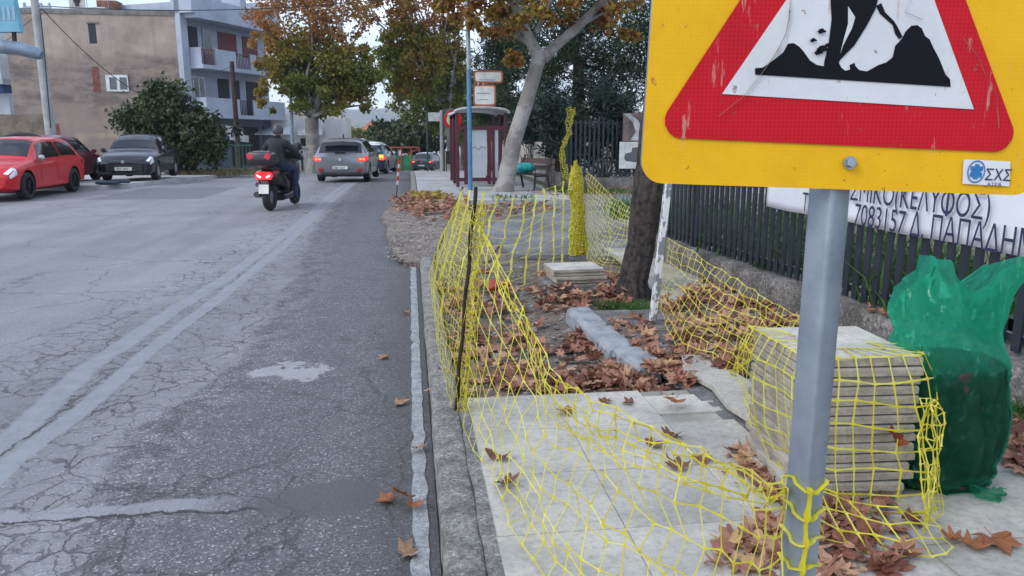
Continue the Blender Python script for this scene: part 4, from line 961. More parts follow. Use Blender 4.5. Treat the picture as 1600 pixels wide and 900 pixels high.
def car(loc,rz,L,W,H,prof,paint,label,cat='car',rim=None,lit=False,name='parked_car',doors=2,wr=.315,platetxt=None,extra=None,group=None):
    root=empty(name,loc,rz,label,cat,group)
    hs=H/1.475
    def st(t):
        for i in range(len(prof)-1):
            if t<=prof[i+1][0] or i==len(prof)-2:
                a,b_=prof[i],prof[i+1]; f=(t-a[0])/(b_[0]-a[0]); f=min(max(f,0),1); return [a[k]+(b_[k]-a[k])*f for k in range(1,6)]
    def surf(t,q,off=0.,sd=1):
        def P(t,q):
            be,to,w,wt,zb=st(t); h=W/2
            pts=[(0,zb),(.80*h*w,zb),(.965*h*w,zb+.07),(1.*h*w,zb+(be-zb)*.62),(.985*h*w,be),(wt*h*w,be+(to-be)*.90 if to-be>.2 else to-.02),((wt-.14)*h*w,to-.006),(0,to+.018)]
            a=min(int(q),6); f=q-a; x=pts[a][0]+(pts[a+1][0]-pts[a][0])*f; z=pts[a][1]+(pts[a+1][1]-pts[a][1])*f
            if 3<=q<=4: x+=.012*math.sin((q-3)*math.pi)
            if 4<q<5: x+=.03*math.sin((q-4)*math.pi)*min(1,(to-be)/.4)
            # plan curvature of tail and nose
            y=(t-.5)*L; nose=max(0,(t-.93)/.07); tail=max(0,(.02-t)/.02)
            y-=nose*.10*(x/h)**2*1.2; y+=tail*.07*(x/h)**2
            return Vector((x,y,z*hs))
        p=P(t,q)
        if off:
            e=1e-3; a=P(min(1,t+e),q)-P(max(0,t-e),q); b_=P(t,min(7,q+e*5))-P(t,max(0,q-e*5)); n=b_.cross(a)
            if n.length>1e-9:
                n.normalize()
                if n.dot(Vector((p.x,0,p.z-.6)))<0: n=-n
                p=p+n*off
        p.x*=sd; return p
    ts=[]; 
    for a,b_ in zip(prof,prof[1:]):
        k=max(1,int((b_[0]-a[0])/.022)); ts+=[a[0]+(b_[0]-a[0])*i/k for i in range(k)]
    ts.append(1.)
    qs=[0,.6,1,1.5,2,2.35,2.7,3,3.25,3.5,3.75,4,4.33,4.66,5,5.5,6,6.5,7]
    ring=[(q,1) for q in qs]+[(q,-1) for q in qs[-2:0:-1]]; n=len(ring)
    mb=MB(); mb.add([surf(t,q,0,s) for t in ts for q,s in ring],[(i*n+j,i*n+(j+1)%n,(i+1)*n+(j+1)%n,(i+1)*n+j) for i in range(len(ts)-1) for j in range(n)]+[tuple(range(n)),tuple((len(ts)-1)*n+j for j in range(n))])
    body=mb.build('body',[paint,m_trim],root,smooth=28)
    wy=[-L/2+.80+(.0 if L<4.1 else .03),L/2-.86]
    if L<3.6: wy=[-L/2+.55,L/2-.68]
    cut=MB()
    for y in wy:
        for s in (-1,1): cut.tube([Vector((s*(W/2-.30),y,wr)),Vector((s*(W/2+.2),y,wr))],wr+.055,28,k=1)
    co=cut.build('cutter',[paint,m_trim],None,smooth=0)
    md=body.modifiers.new('arch','BOOLEAN'); md.object=co; md.operation='DIFFERENCE'; md.solver='EXACT'
    bpy.context.view_layer.update()
    dg=bpy.context.evaluated_depsgraph_get(); 
    # cutter lives in car space: evaluate with both at the origin
    body.parent=None; bpy.context.view_layer.update(); dg=bpy.context.evaluated_depsgraph_get()
    me=bpy.data.meshes.new_from_object(body.evaluated_get(dg)); body.modifiers.clear(); body.data=me; body.parent=root
    me.shade_smooth(); me.set_sharp_from_angle(angle=R(28)); bpy.data.objects.remove(co)
    def patch(nm,tf,q0,q1,mat,off=.006,sides=(1,-1),nu=8,nv=4,sep=True,parent=root):
        o=None
        for s in sides:
            mb=MB(); mb.grid(lambda u,v:surf(tf(u,q0+(q1-q0)*v)[0]*(1-u)+tf(u,q0+(q1-q0)*v)[1]*u,q0+(q1-q0)*v,off,s),nu,nv); o=mb.build(nm,mat,parent,smooth=60)
        return o
    def both(nm,t0a,t1a,t0b,t1b,q0,q1,mat,off=.006): # spans the centre line
        mb=MB()
        for s in (1,-1):
            mb.grid(lambda u,v:surf((t0a+(t0b-t0a)*v)*(1-u)+(t1a+(t1b-t1a)*v)*u,q0+(q1-q0)*v,off,s),8,6)
        return mb.build(nm,mat,parent=root,smooth=60)
    sed=prof is SEDAN
    if sed:
        both('rear_window',.165,.235,.165,.235,5.15,7,m_glass); both('windscreen',.575,.695,.575,.69,5.1,7,m_glass)
        patch('side_window',lambda u,q:(.235-(q-4)*(-.05)*1.0,.435),4.10,4.88,m_glass); patch('side_window',lambda u,q:(.45,.675-(q-4)*.085),4.10,4.88,m_glass)
    else:
        both('rear_window',.037,.098,.034,.098,4.95,7,m_glass); both('windscreen',.575,.71,.575,.705,5.1,7,m_glass)
        if doors==2:
            patch('side_window',lambda u,q:(.13+(q-4)*.02,.36),4.14,4.86,m_glass); patch('side_window',lambda u,q:(.375,.685-(q-4)*.10),4.10,4.88,m_glass)
        else:
            patch('side_window',lambda u,q:(.12+(q-4)*.02,.24),4.2,4.86,m_glass); patch('side_window',lambda u,q:(.25,.43),4.12,4.88,m_glass); patch('side_window',lambda u,q:(.445,.685-(q-4)*.10),4.10,4.88,m_glass)
    # door cuts and sill
    for a in ((.43,.64) if not sed and doors==2 else (.22,.44,.65)):
        for s in (1,-1):
            mb=MB(); mb.tube([surf(a,q,.001,s) for q in (2.3,2.8,3.2,3.6,3.95)],.004,4); mb.build('door_gap',m_trim,root,smooth=0)
    for s in (1,-1):
        mb=MB(); mb.box(surf(.46,3.72,.012,s),(.02,.16,.025)); mb.build('door_handle',paint,root,bev=.004)
        mb=MB(); p=surf(.66,4.1,.0,s); c_=p+Vector((s*.11,0,.05)); mb.lathe([(.0,-.05),(.055,-.045),(.08,0),(.075,.04),(0,.06)],c_,12,'y'); mb.tube([p,c_],.02,6); mb.build('mirror',m_rims if rim is m_rimd else paint if not sed else m_trim,root)
    # wheels
    for y in wy:
        for s in (-1,1):
            wc=Vector((s*(W/2-.115),y,wr))
            mb=MB(); mb.lathe([(wr*.62,-.10),(wr*.9,-.105),(wr,-.08),(wr,.08),(wr*.9,.105),(wr*.62,.10)],wc,32,'x'); wh=mb.build('wheel',m_tyre,root)
            rm=rim or m_rims; mb=MB(); xo=s*.085
            mb.lathe([(wr*.64,-.02),(wr*.66,.0),(wr*.58,.012),(wr*.56,-.03)] if s>0 else [(wr*.64,.02),(wr*.66,0),(wr*.58,-.012),(wr*.56,.03)],wc+Vector((xo,0,0)),32,'x')
            for k in range(5):
                for dd in (-.16,.16):
                    a=2*math.pi*k/5+dd; d=Vector((0,math.cos(a),math.sin(a))); mb.tube([wc+Vector((xo,0,0))+d*wr*.08,wc+Vector((xo-s*.015,0,0))+d*wr*.60],[.016,.013],6)
            mb.tube([wc+Vector((xo-s*.03,0,0)),wc+Vector((xo+s*.012,0,0))],wr*.15,12)
            r_=mb.build('rim',rm,root); r_.parent=wh
            mb=MB(); mb.tube([wc+Vector((xo-s*.05,0,0)),wc+Vector((xo-s*.04,0,0))],wr*.62,24); d_=mb.build('brake_disc',m_trim,root); d_.parent=wh
    # lights
    for s in (1,-1):
        mb=MB(); mb.grid(lambda u,v:surf(.0+.075*u*(1 if v>.2 else .7),3.42+.50*v,.010,s),8,4)
        bx_=surf(0,3.6,0,s); mb.box(bx_+Vector((-s*.10,-.004,.0)),(.26,.03,.11*hs)); lm=mb.build('tail_lamp',m_tl if lit else m_tlo,root,smooth=50,bev=.006)
        if lit:
            mb=MB(); mb.box(bx_+Vector((-s*.13,-.022,.01)),(.09,.012,.045)); mb.box(bx_+Vector((-s*.02,-.0,.01)),(.07,.05,.06)); b_=mb.build('brake_bulb',m_tlh,root,bev=.006); b_.parent=lm
        mb=MB(); mb.grid(lambda u,v:surf(.915+.068*u-.0*v,3.35+.7*v*(1-.25*u) if True else 0,.010,s),8,5)
        mb.grid(lambda u,v:surf(.915+.068*u,4.05+(.9*v)*(1-.0*u)*.6,.010,s),6,3); mb.build('headlamp',m_hl,root,smooth=50)
    # bumpers, grille, plates
    mb=MB(); mb.grid(lambda u,v:surf(1.,.0,0,1)+Vector(((u-.5)*.62*W,.008-.10*((u-.5)*1.24)**2*1.2,.05*hs+.22*v)),12,3); mb.build('grille',m_trim,root)
    mb=MB(); mb.box((0,L/2+.018,.40*hs),(.50,.012,.11)); p_=mb.build('number_plate',m_plate,root,bev=.003)
    mb=MB(); mb.box((0,-L/2-.016,(.50 if not sed else .62)*hs),(.50,.012,.11)); p2_=mb.build('number_plate',m_plate,root,bev=.003)
    if platetxt:
        sgnm=platetxt[1]
        yy=L/2+.026 if sgnm>0 else -L/2-.024; zz=(.40 if sgnm>0 else .50 if not sed else .62)*hs-.035
        tt=text('plate_lettering',platetxt[0],.10,m_trim,root,(.20*sgnm,yy,zz) if sgnm>0 else (-.21,yy,zz),(-1,0,0) if sgnm>0 else (1,0,0),(0,0,1),.002,.85); tt.parent=p_ if sgnm>0 else p2_
    mb=MB(); mb.box((0,-L/2+.02,.30*hs),(W*.74,.08,.10)); mb.build('lower_bumper',m_trim,root,bev=.02); mb=MB(); mb.box((0,L/2-.06,.26*hs),(W*.66,.08,.08)); mb.build('lower_bumper',m_trim,root,bev=.02)
    mb=MB(); mb.box((0,0,.22),(W*.8,L*.84,.08)); mb.build('underbody',m_trim,root,bev=.02)
    mb=MB(); mb.tube([(0,L/2+.012,.62*hs),(0,L/2+.02,.62*hs)],.05,16); mb.tube([(0,-L/2-.012,.76*hs),(0,-L/2-.02,.76*hs)],.045,16); mb.build('badge',m_chr,root)
    return root,surf
m_pred=M('red_paint',(.52,.004,.012),.28,0.,var=.04,coat=.3); m_pblk=M('black_paint',(.004,.006,.016),.25,0.,coat=.35,spec=.4,var=.05)
m_pdr=M('dark_red_paint',(.12,.010,.018),.35,coat=.4); m_pgr=M('grey_paint',(.20,.21,.23),.28,.55,coat=.6,var=.04); m_pnv=M('navy_paint',(.010,.014,.045),.25,0.,coat=.7); m_psl=M('steel_blue_paint',(.07,.09,.12),.3,.4,coat=.6); m_pwh=M('white_paint',(.55,.56,.57),.3,coat=.5)
rc,sf=car((-10.15,21.35,.02),math.pi,4.30,1.77,1.50,HATCH,m_pred,'glossy red three door hatchback with black wheels parked at the left kerb',rim=m_rimd,wr=.33)
ac,sf=car((-9.10,27.5,.13),math.pi+R(4.6),4.28,1.70,1.47,SEDAN,m_pblk,'black saloon car parked on the left pavement facing the camera',platetxt=('YBT-4842',1),wr=.30)
dr,sf=car((-11.0,25.6,.13),0,3.9,1.68,1.44,HATCH,m_pdr,'dark red hatchback half hidden between the bright red car and the black saloon')
mb=MB(); L_=3.9
mb.tube([Vector((.80*math.cos(a),-1.95+.05+.0*a,.93+.52*math.sin(a))) for a in [i*math.pi/16 for i in range(17)]],.075,8)
mb.build('tailgate_seal',m_trim,dr); mb=MB(); mb.box((0,-1.98,.42),(1.62,.16,.36)); mb.build('rear_bumper',M('grey_plastic',(.035,.037,.042),.6),dr,bev=.04)
mb=MB(); mb.box((0,0,0),(.62,.5,.08)); mb.box((.4,.1,.02),(.3,.16,.1)); o=mb.build('cloth_bundle',M('dark_cloth',(.03,.06,.09),.9),bev=.03); o.location=AT(165,24.0,.19); tag(o,'dark cloth bundle dropped on the pavement in front of the black saloon','bundle')
p=AT(535,26.2); gi,sf=car((p.x+.05,p.y+2.15,0),R(-4),4.30,1.80,1.47,HATCH,m_pgr,'grey hatchback driving away with brake lights on behind the scooter rider',name='moving_car',lit=True,doors=4,platetxt=('ΑΚΗ-6257',-1))
mb=MB(); mb.lathe([(.0,0),(.035,0),(.02,.14),(0,.15)],(.0,-1.2,1.47),8); mb.build('roof_aerial',m_trim,gi)
for s in (1,-1):
    mb=MB(); mb.box((s*.64,-2.12,.42),(.16,.03,.11)); mb.build('reflector',m_tlo,gi,bev=.01)
mb=MB(); mb.box((0,-1.98,1.39),(1.15,.20,.03)); mb.build('spoiler',m_pgr,gi,bev=.01)
mb=MB(); mb.box((0,-2.08,1.0),(.35,.03,.05),rot('X',.3)); mb.build('rear_wiper',m_trim,gi)
p=AT(583,37.); gz=zg(38.5); go_,sf=car((p.x,p.y+2.0,gz),R(-9),4.0,1.72,1.44,HATCH,m_pnv,'navy blue hatchback ahead of the grey one with amber indicator lit',name='moving_car',lit=True,doors=4)
for s in (1,): mb=MB(); mb.box((s*.70,-2.04,.88),(.20,.05,.14)); mb.build('indicator',m_amb,go_,bev=.01)
p=AT(590,46.); wc_,sf=car((p.x-.3,p.y+2,zg(47)+.02),R(-12),4.1,1.75,1.80,HATCH,m_pwh,'white car with a roof rack only just visible over the navy hatchback',name='moving_car',doors=4)
mb=MB(); mb.box((0,.2,1.78),(1.1,1.5,.05)); mb.build('roof_rack',m_trim,wc_,bev=.01)
p=AT(664,59.5); sm,sf=car((p.x+.35,p.y+1.6,zg(61)+.03),R(-22),3.45,1.66,1.48,HATCH,m_psl,'small steel blue hatchback turning at the far junction with red tail lights',name='moving_car',lit=True,doors=4,wr=.29)
# ================================================================== SCOOTER AND RIDER
sp=G(420,330,0); sc_=empty('scooter',sp,R(-11),'red and black maxi scooter with top box and glowing tail light','scooter')
m_sred=M('scooter_red',(.30,.008,.02),.3,coat=.5); m_sblk=M('scooter_black',(.012,.012,.014),.35,coat=.3)
mb=MB(); mb.lathe([(.14,-.06),(.25,-.068),(.275,-.03),(.28,0),(.275,.03),(.25,.068),(.14,.06)],(0,.1,.28),28,'x'); wh=mb.build('rear_wheel',m_tyre,sc_)
mb=MB(); mb.lathe([(.02,-.05),(.15,-.04),(.15,.04),(.02,.05)],(0,.1,.28),16,'x'); r_=mb.build('rim',m_rims,sc_); r_.parent=wh
mb=MB(); mb.lathe([(.14,-.05),(.25,-.055),(.275,0),(.25,.055),(.14,.05)],(0,1.62,.28),28,'x'); mb.build('front_wheel',m_tyre,sc_)
def loft(mb,secs,n=16,k=0): # secs: (y, cz, hw, hh, power)
    vs=[]
    for (y,cz,hw,hh,pw) in secs:
        for j in range(n):
            a=2*math.pi*j/n; c_,s_=math.cos(a),math.sin(a); vs.append(Vector((hw*math.copysign(abs(c_)**pw,c_),y,cz+hh*math.copysign(abs(s_)**pw,s_))))
    fs=[(i*n+j,i*n+(j+1)%n,(i+1)*n+(j+1)%n,(i+1)*n+j) for i in range(len(secs)-1) for j in range(n)]+[tuple(range(n)),tuple((len(secs)-1)*n+j for j in range(n))]
    mb.add(vs,fs,k)
mb=MB(); loft(mb,[(-.12,.74,.13,.09,.8),(-.02,.72,.20,.15,.7),(.25,.68,.22,.17,.7),(.6,.62,.21,.16,.7),(.8,.5,.20,.14,.7)]); mb.build('rear_body',m_sblk,sc_,smooth=50)
mb=MB(); loft(mb,[(-.14,.76,.17,.05,.7),(-.06,.79,.20,.06,.7),(.2,.80,.21,.05,.7)]); mb.build('tail_fairing',m_sred,sc_,smooth=50)
mb=MB(); loft(mb,[(1.0,.55,.22,.20,.7),(1.25,.75,.27,.32,.7),(1.5,.80,.20,.28,.7),(1.7,.72,.06,.10,.8)]); mb.build('front_fairing',m_sblk,sc_,smooth=50)
mb=MB(); loft(mb,[(.5,.25,.19,.07,.6),(1.1,.28,.20,.08,.6)]); mb.build('floorboard',m_sblk,sc_,smooth=50)
mb=MB(); loft(mb,[(.0,.86,.12,.05,.7),(.15,.88,.17,.06,.7),(.5,.82,.17,.06,.7),(.85,.80,.13,.05,.7)]); mb.build('seat',m_trim,sc_,smooth=50)
mb=MB(); mb.prism([(-.19,.74),(-.15,.82),(.15,.82),(.19,.74),(.14,.66),(-.14,.66)],(0,-.135,0),(1,0,0),(0,0,1),.03); tlp=mb.build('tail_lamp',M('scooter_lamp',(.5,.01,.01),.3,emit=(1,.01,.02),es=1.0),sc_,bev=.01)
mb=MB(); 
for s in (1,-1): mb.prism([(s*.05,.72),(s*.13,.765),(s*.14,.74),(s*.07,.69)][::s],(0,-.172,0),(1,0,0),(0,0,1),.008)
b_=mb.build('lamp_bulb',M('scooter_bulb',(1,.5,.4),.3,emit=(1,.50,.38),es=2.6),sc_); b_.parent=tlp
mb=MB(); mb.box((0,-.20,.47),(.21,.012,.19),rot('X',-.15)); mb.build('number_plate',m_plate,sc_,bev=.004)
mb=MB(); mb.box((0,-.12,.52),(.16,.10,.25),rot('X',-.2)); mb.build('mudguard',m_sblk,sc_,bev=.02)
mb=MB(); mb.tube([(-.2,-.1,.35),(-.2,.1,.34),(-.18,.5,.3)],[.062,.066,.04],14); mb.tube([(-.17,-.08,.56),(-.17,.1,.54)],[.05,.05],12); mb.build('exhaust',m_sblk,sc_)
mb=MB(); loft(mb,[(-.36,1.09,.22,.10,.55),(-.33,1.09,.27,.14,.5),(-.15,1.09,.29,.16,.55),(.08,1.09,.26,.15,.55),(.13,1.08,.2,.1,.6)],20); tb=mb.build('top_box',m_sblk,sc_,smooth=50)
for s in (1,-1):
    mb=MB(); mb.prism([(s*.10,1.12),(s*.17,1.21),(s*.26,1.17),(s*.20,1.07)][::s],(0,-.352,0),(1,0,0),(0,0,1),.016); q_=mb.build('reflector',M('box_reflector',(.45,.015,.05),.2,emit=(1,.02,.08),es=.08),sc_); q_.parent=tb
mb=MB(); mb.tube([(-.38,1.25,1.05),(-.25,1.2,1.02),(0,1.25,1.0),(.25,1.2,1.02),(.38,1.25,1.05)],.018,8); mb.build('handlebar',m_trim,sc_)
for s in (1,-1):
    mb=MB(); mb.tube([(s*.28,1.25,1.04),(s*.40,1.28,1.22)],.008,6); mb.box((s*.43,1.26,1.27),(.14,.03,.09)); mb.build('mirror',m_rims,sc_,bev=.008)
mb=MB(); mb.grid(lambda u,v:Vector(((u-.5)*.44,1.52-.28*v-.1*(2*u-1)**2,1.02+.34*v)),8,4); mb.build('windshield',M('tinted_screen',(.03,.035,.04),.1),sc_,solid=.004)
# rider: one skinned body
def skin_body(name,J,E,mats,parent,sub=2):
    me=bpy.data.meshes.new(name); me.from_pydata([j[0] for j in J],E,[]); o=bpy.data.objects.new(name,me); COL.objects.link(o)
    md=o.modifiers.new('skin','SKIN'); md.use_smooth_shade=True
    for i,j in enumerate(J):
        r=j[1]; me.skin_vertices[0].data[i].radius=(r if isinstance(r,tuple) else (r,r))
    me.skin_vertices[0].data[0].use_root=True
    s=o.modifiers.new('sub','SUBSURF'); s.levels=sub; s.render_levels=sub
    bpy.context.view_layer.update(); dg=bpy.context.evaluated_depsgraph_get(); m2=bpy.data.meshes.new_from_object(o.evaluated_get(dg)); o.modifiers.clear(); o.data=m2; m2.materials.clear()
    for m in mats: m2.materials.append(m)
    m2.shade_smooth(); o.parent=parent; return o
rid=empty('person',sp,R(-11),'scooter rider in dark jacket, blue jeans and charcoal open helmet','person')
m_jack=M('jacket_cloth',(.014,.018,.026),.75,var=.2,scale=14,bump=.6,bscale=14); m_jean=M('denim',(.014,.028,.07),.85,var=.2,scale=10,bump=.3); m_skin=M('skin',(.42,.24,.17),.55); m_hair=M('helmet_shell',(.05,.048,.048),.45,var=.2,scale=12,coat=.1); m_shoe=M('dark_shoe',(.02,.02,.022),.6)
J=[((.06,.42,.93),(.17,.15)),((.07,.40,1.10),(.165,.13)),((.08,.42,1.28),(.19,.13)),((.09,.45,1.42),(.15,.10)),((.095,.48,1.50),.065),((.10,.51,1.57),.06),
((-.08,.48,1.40),.085),((-.24,.60,1.28),.068),((-.34,.80,1.10),.05),((-.36,1.10,1.06),.036),((-.35,1.20,1.06),.034),
((.26,.48,1.40),.085),((.42,.60,1.24),.068),((.46,.82,1.08),.05),((.40,1.10,1.06),.036),((.38,1.20,1.06),.034),
((-.10,.50,.90),.11),((-.19,.86,.86),.085),((-.20,.98,.55),.055),((-.20,.95,.34),.045),((-.20,1.08,.31),.04),
((.20,.48,.90),.12),((.31,.80,.84),.09),((.33,.78,.50),.06),((.34,.72,.24),.048),((.34,.86,.20),.04)]
E_=[(0,1),(1,2),(2,3),(3,4),(4,5),(3,6),(6,7),(7,8),(8,9),(9,10),(3,11),(11,12),(12,13),(13,14),(14,15),(0,16),(16,17),(17,18),(18,19),(19,20),(0,21),(21,22),(22,23),(23,24),(24,25)]
bd=skin_body('body',J,E_,[m_jack,m_jean,m_skin,m_shoe],rid)
for p_ in bd.data.polygons:
    c=p_.center; k=0
    if c.z<.97 and not(c.y>.9 and c.z>1.0): k=1
    if c.z<.26 or (c.z<.38 and c.x<0 and c.y>.8): k=3
    if c.z>1.56 and abs(c.x-.1)<.09: k=2
    if c.y>1.13: k=2
    p_.material_index=k
# head with face
def head(parent,c,rz=0):
    mb=MB(); n=24
    def F(u,v):
        a=2*math.pi*u; b_=math.pi*v; x=.078*math.sin(b_)*math.cos(a); y=.098*math.sin(b_)*math.sin(a); z=-.125*math.cos(b_)
        if z<-.02: x*=1-.28*(-z-.02)/.1; y*=1-.12*(-z-.02)/.1
        if y>.05: # face side: brow, nose, mouth and chin
            y+=.022*math.exp(-(x/.014)**2-((z+.018)/.028)**2)+.008*math.exp(-(x/.03)**2-((z+.07)/.012)**2)+.012*math.exp(-(x/.03)**2-((z+.11)/.02)**2)-.008*math.exp(-((abs(x)-.032)/.014)**2-((z-.012)/.012)**2)
        return Vector((x,y,z))
    mb.grid(F,36,28); h=mb.build('head',m_skin,parent,smooth=180); h.location=c
    mb=MB()
    def Fh(u,v):
        a=2*math.pi*u; b_=math.pi*(.34+.66*v); y=math.sin(b_)*math.sin(a)*.128-.006; x=.112*math.sin(b_)*math.cos(a); z=-.150*math.cos(b_)
        if y>.02 and z<.055: z=.055+.02*noise.noise(Vector((x*40,0,0)))
        z=max(z,-.085 if y<.0 else -.0); n_=0; return Vector((x+n_,y+n_,z+n_))
    mb.grid(Fh,36,20); q=mb.build('helmet',m_hair,parent,smooth=180); q.location=c
    for s in (-1,1):
        mb=MB(); mb.lathe([(0,-.008),(.022,-.006),(.028,.0),(.018,.006),(0,.004)],(s*.079,-.005,-.005),12,'x'); e=mb.build('ear',m_skin,parent); e.location=c
        mb=MB(); mb.lathe([(0,-.012),(.009,-.008),(.012,0),(.009,.008),(0,.012)],(s*.032,.086,.014),10,'y'); e=mb.build('eye',m_plate,parent); e.location=c
head(rid,(.105,.53,1.655))
for s,x in ((-1,-.345),(1,.375)):
    for f,(dx,L_) in enumerate([(-.030,.075),(-.010,.085),(.010,.08),(.030,.065)]):
        mb=MB(); mb.tube([Vector((x+dx,1.20,1.075)),Vector((x+dx,1.20+L_*.5,1.075)),Vector((x+dx,1.215+L_*.5,1.045)),Vector((x+dx,1.20+L_*.2,1.03))],[.010,.0095,.009,.008],8); mb.build('finger',m_skin,rid)
    mb=MB(); mb.tube([Vector((x-s*.03,1.17,1.06)),Vector((x-s*.045,1.21,1.035)),Vector((x-s*.03,1.24,1.025))],[.012,.011,.009],8); mb.build('thumb',m_skin,rid)
# ================================================================== TREES AND SHRUBS
random.seed(31)
def leafcloud(mb,blobs,n,size,asp=1.,gap=.45,surf=.55,up=.3,clump=26,cs=.30,blade=False,droop=0.):
    """blobs: (centre, radius xyz). leaves gathered in clumps spread through the volume, with gaps"""
    vol=[r[0]*r[1]*r[2] for c,r in blobs]; tot=sum(vol)
    cl=[]
    for (c,r),v in zip(blobs,vol):
        k=max(4,int(clump*len(blobs)*v/tot))
        for _ in range(k):
            d=Vector((random.gauss(0,1),random.gauss(0,1),random.gauss(0,1))).normalized(); q=rnd(surf,1.)**.6*(1.28 if random.random()<.22 else 1)
            p=c+Vector((d.x*r[0],d.y*r[1],d.z*r[2]))*q; rr=cs*min(r)*rnd(.6,1.35); cl.append((p,rr))
    per=n//len(cl)
    for p,rr in cl:
        for _ in range(int(per*rnd(.6,1.4))):
            o=Vector((random.gauss(0,.5),random.gauss(0,.5),random.gauss(0,.42)))*rr; q=p+o-Vector((0,0,droop*rr*o.length))
            a=rnd(0,6.28); b_=random.gauss(0,.7); d=Vector((math.cos(a)*math.cos(b_),math.sin(a)*math.cos(b_),math.sin(b_)-up)).normalized()
            s=d.cross(Vector((rnd(-1,1),rnd(-1,1),rnd(.2,1)))).normalized(); L=size*rnd(.6,1.3); W=L*.5*asp
            if blade: vs=[q,q+d*L*.5+s*W,q+d*L,q+d*L*.5-s*W]; mb.add(vs,[(0,1,2,3)])
            else:
                u=d.cross(s)*L*.12; vs=[q,q+d*L*.3+s*W-u,q+d*L*.62+s*W*.75,q+d*L+u,q+d*L*.62-s*W*.75,q+d*L*.3-s*W-u]; mb.add(vs,[(0,1,2,3,4,5)])
    return [p for p,_ in cl]
def limbs(mb,base,tips,r0,n=None,sag=.12):
    tips=tips if n is None else random.sample(tips,min(n,len(tips)))
    for t_ in tips:
        d=t_-base; m1=base+d*.35+Vector((rnd(-1,1),rnd(-1,1),rnd(.2,1.)))*d.length*.10; m2=base+d*.7+Vector((rnd(-1,1),rnd(-1,1),rnd(-.3,.8)))*d.length*.10
        k=rnd(.6,1.); mb.tube([base,m1,m2,t_],[r0*k,r0*.55*k,r0*.3*k,r0*.08],6)
m_plb=M('plane_bark',(.30,.285,.265),.85,var=.2,scale=2.2,col2=(.185,.165,.15),bump=.5,bscale=12,lo=.44,hi=.54,dirt=.3)
m_brb=M('brown_bark',(.11,.09,.075),.9,var=.3,scale=5,bump=.6)
plane_far=leafmat('autumn_leaves',[(0,(.09,.12,.025)),(.35,(.17,.20,.04)),(.58,(.28,.25,.05)),(.75,(.40,.26,.05)),(.9,(.40,.18,.05)),(1,(.28,.10,.05))],.6,.5,.33,.60)
plane_top=leafmat('orange_leaves',[(0,(.16,.08,.04)),(.3,(.34,.15,.06)),(.6,(.48,.23,.08)),(.8,(.42,.30,.08)),(1,(.26,.25,.07))],.6,.5,.33,.5)
plane_green=leafmat('yellow_green_leaves',[(0,(.06,.10,.02)),(.5,(.14,.19,.035)),(.8,(.26,.24,.05)),(1,(.32,.18,.05))],.6,.35,.5,.4)
rust=leafmat('rust_leaves',[(0,(.12,.045,.022)),(.35,(.28,.11,.035)),(.6,(.36,.20,.04)),(.8,(.30,.28,.05)),(1,(.48,.38,.06))],.6,.35,.8,.4)
pine=leafmat('pine_needles',[(0,(.010,.022,.012)),(.6,(.024,.050,.020)),(.9,(.05,.085,.025)),(1,(.08,.13,.04))],.7,.1,.5,.5)
olean=leafmat('oleander_leaves',[(0,(.012,.028,.020)),(.6,(.032,.062,.045)),(1,(.075,.11,.085))],.4,.12,.9,.35)
bushm=leafmat('bush_leaves',[(0,(.014,.030,.010)),(.6,(.035,.062,.018)),(.9,(.075,.10,.03)),(1,(.16,.10,.03))],.5,.15,.7,.45)
def blob(px,py,Y,rx,rz,ry=None):
    k=Y/FP; return (D(px,py,Y),Vector((rx*k,ry if ry else rx*k*.8,rz*k)))
def tree(name,base,fork,r,groups,label,cat='tree',bark=m_plb,nl=14,group=None,lean=None):
    root=empty(name,base,0,label,cat,group); b0=Vector(base)
    mb=MB(); pts=[Vector((0,0,-.1)),Vector((0,0,.15))]+([Vector(x)-b0 for x in lean] if lean else [])+[fork-b0]
    k=len(pts); bark_tube(mb,pts,[r*1.35,r*1.1]+[r*(1-.25*i/max(1,k-3)) for i in range(k-2)],n=14,amp=.08,seg=18); mb.build('trunk',bark,root,smooth=180)
    bm_=MB()
    for (mat,blobs,n,size,kw) in groups:
        mb=MB(); tips=leafcloud(mb,blobs,n,size,**kw); mb.v=[tuple(Vector(v)-b0) for v in mb.v]; mb.build('crown',mat,root,smooth=0,fix=False)
        limbs(bm_,fork-b0,[t-b0 for t in tips],r*.55,nl)
    if bm_.v: bm_.build('branches',bark,root,smooth=60)
    return root
Y=39.5; kw=dict(asp=.85,clump=38,cs=.30,surf=.2); kt=dict(asp=.85,clump=26,cs=.34,surf=.3)
tree('plane_tree',AT(488,Y),D(487,185,Y),.32,[(plane_far,[blob(440,100,Y,42,40),blob(490,105,Y,58,50),blob(548,110,Y,46,48),blob(430,150,Y,24,30),blob(500,150,Y,66,26)],22000,.15,kw),
 (plane_top,[blob(455,30,Y,62,46),blob(540,30,Y,46,46),blob(415,70,Y,30,50),blob(570,90,Y,22,40),blob(500,-20,Y,70,30)],8000,.15,kt)],'plane tree in autumn colour with a grey trunk in front of the low white building')
Y=44.; tree('plane_tree',AT(712,Y),D(700,170,Y),.30,[(plane_far,[blob(640,80,Y,52,40),blob(690,85,Y,46,48),blob(655,110,Y,56,42),blob(705,125,Y,30,40),blob(625,60,Y,36,36)],22000,.16,kw),
 (plane_top,[blob(610,15,Y,46,46),blob(665,20,Y,56,44),blob(640,-30,Y,80,34),blob(715,30,Y,30,44)],10000,.16,kt)],'large autumn plane tree behind the bus shelter, rust coloured at its top')
Y=52.; tree('plane_tree',AT(705,Y),D(700,190,Y),.2,[(plane_green,[blob(660,160,Y,44,36),blob(700,185,Y,40,34),blob(640,120,Y,36,40),blob(690,140,Y,40,40)],14000,.16,kw)],'greener lower tree behind the white notice post')
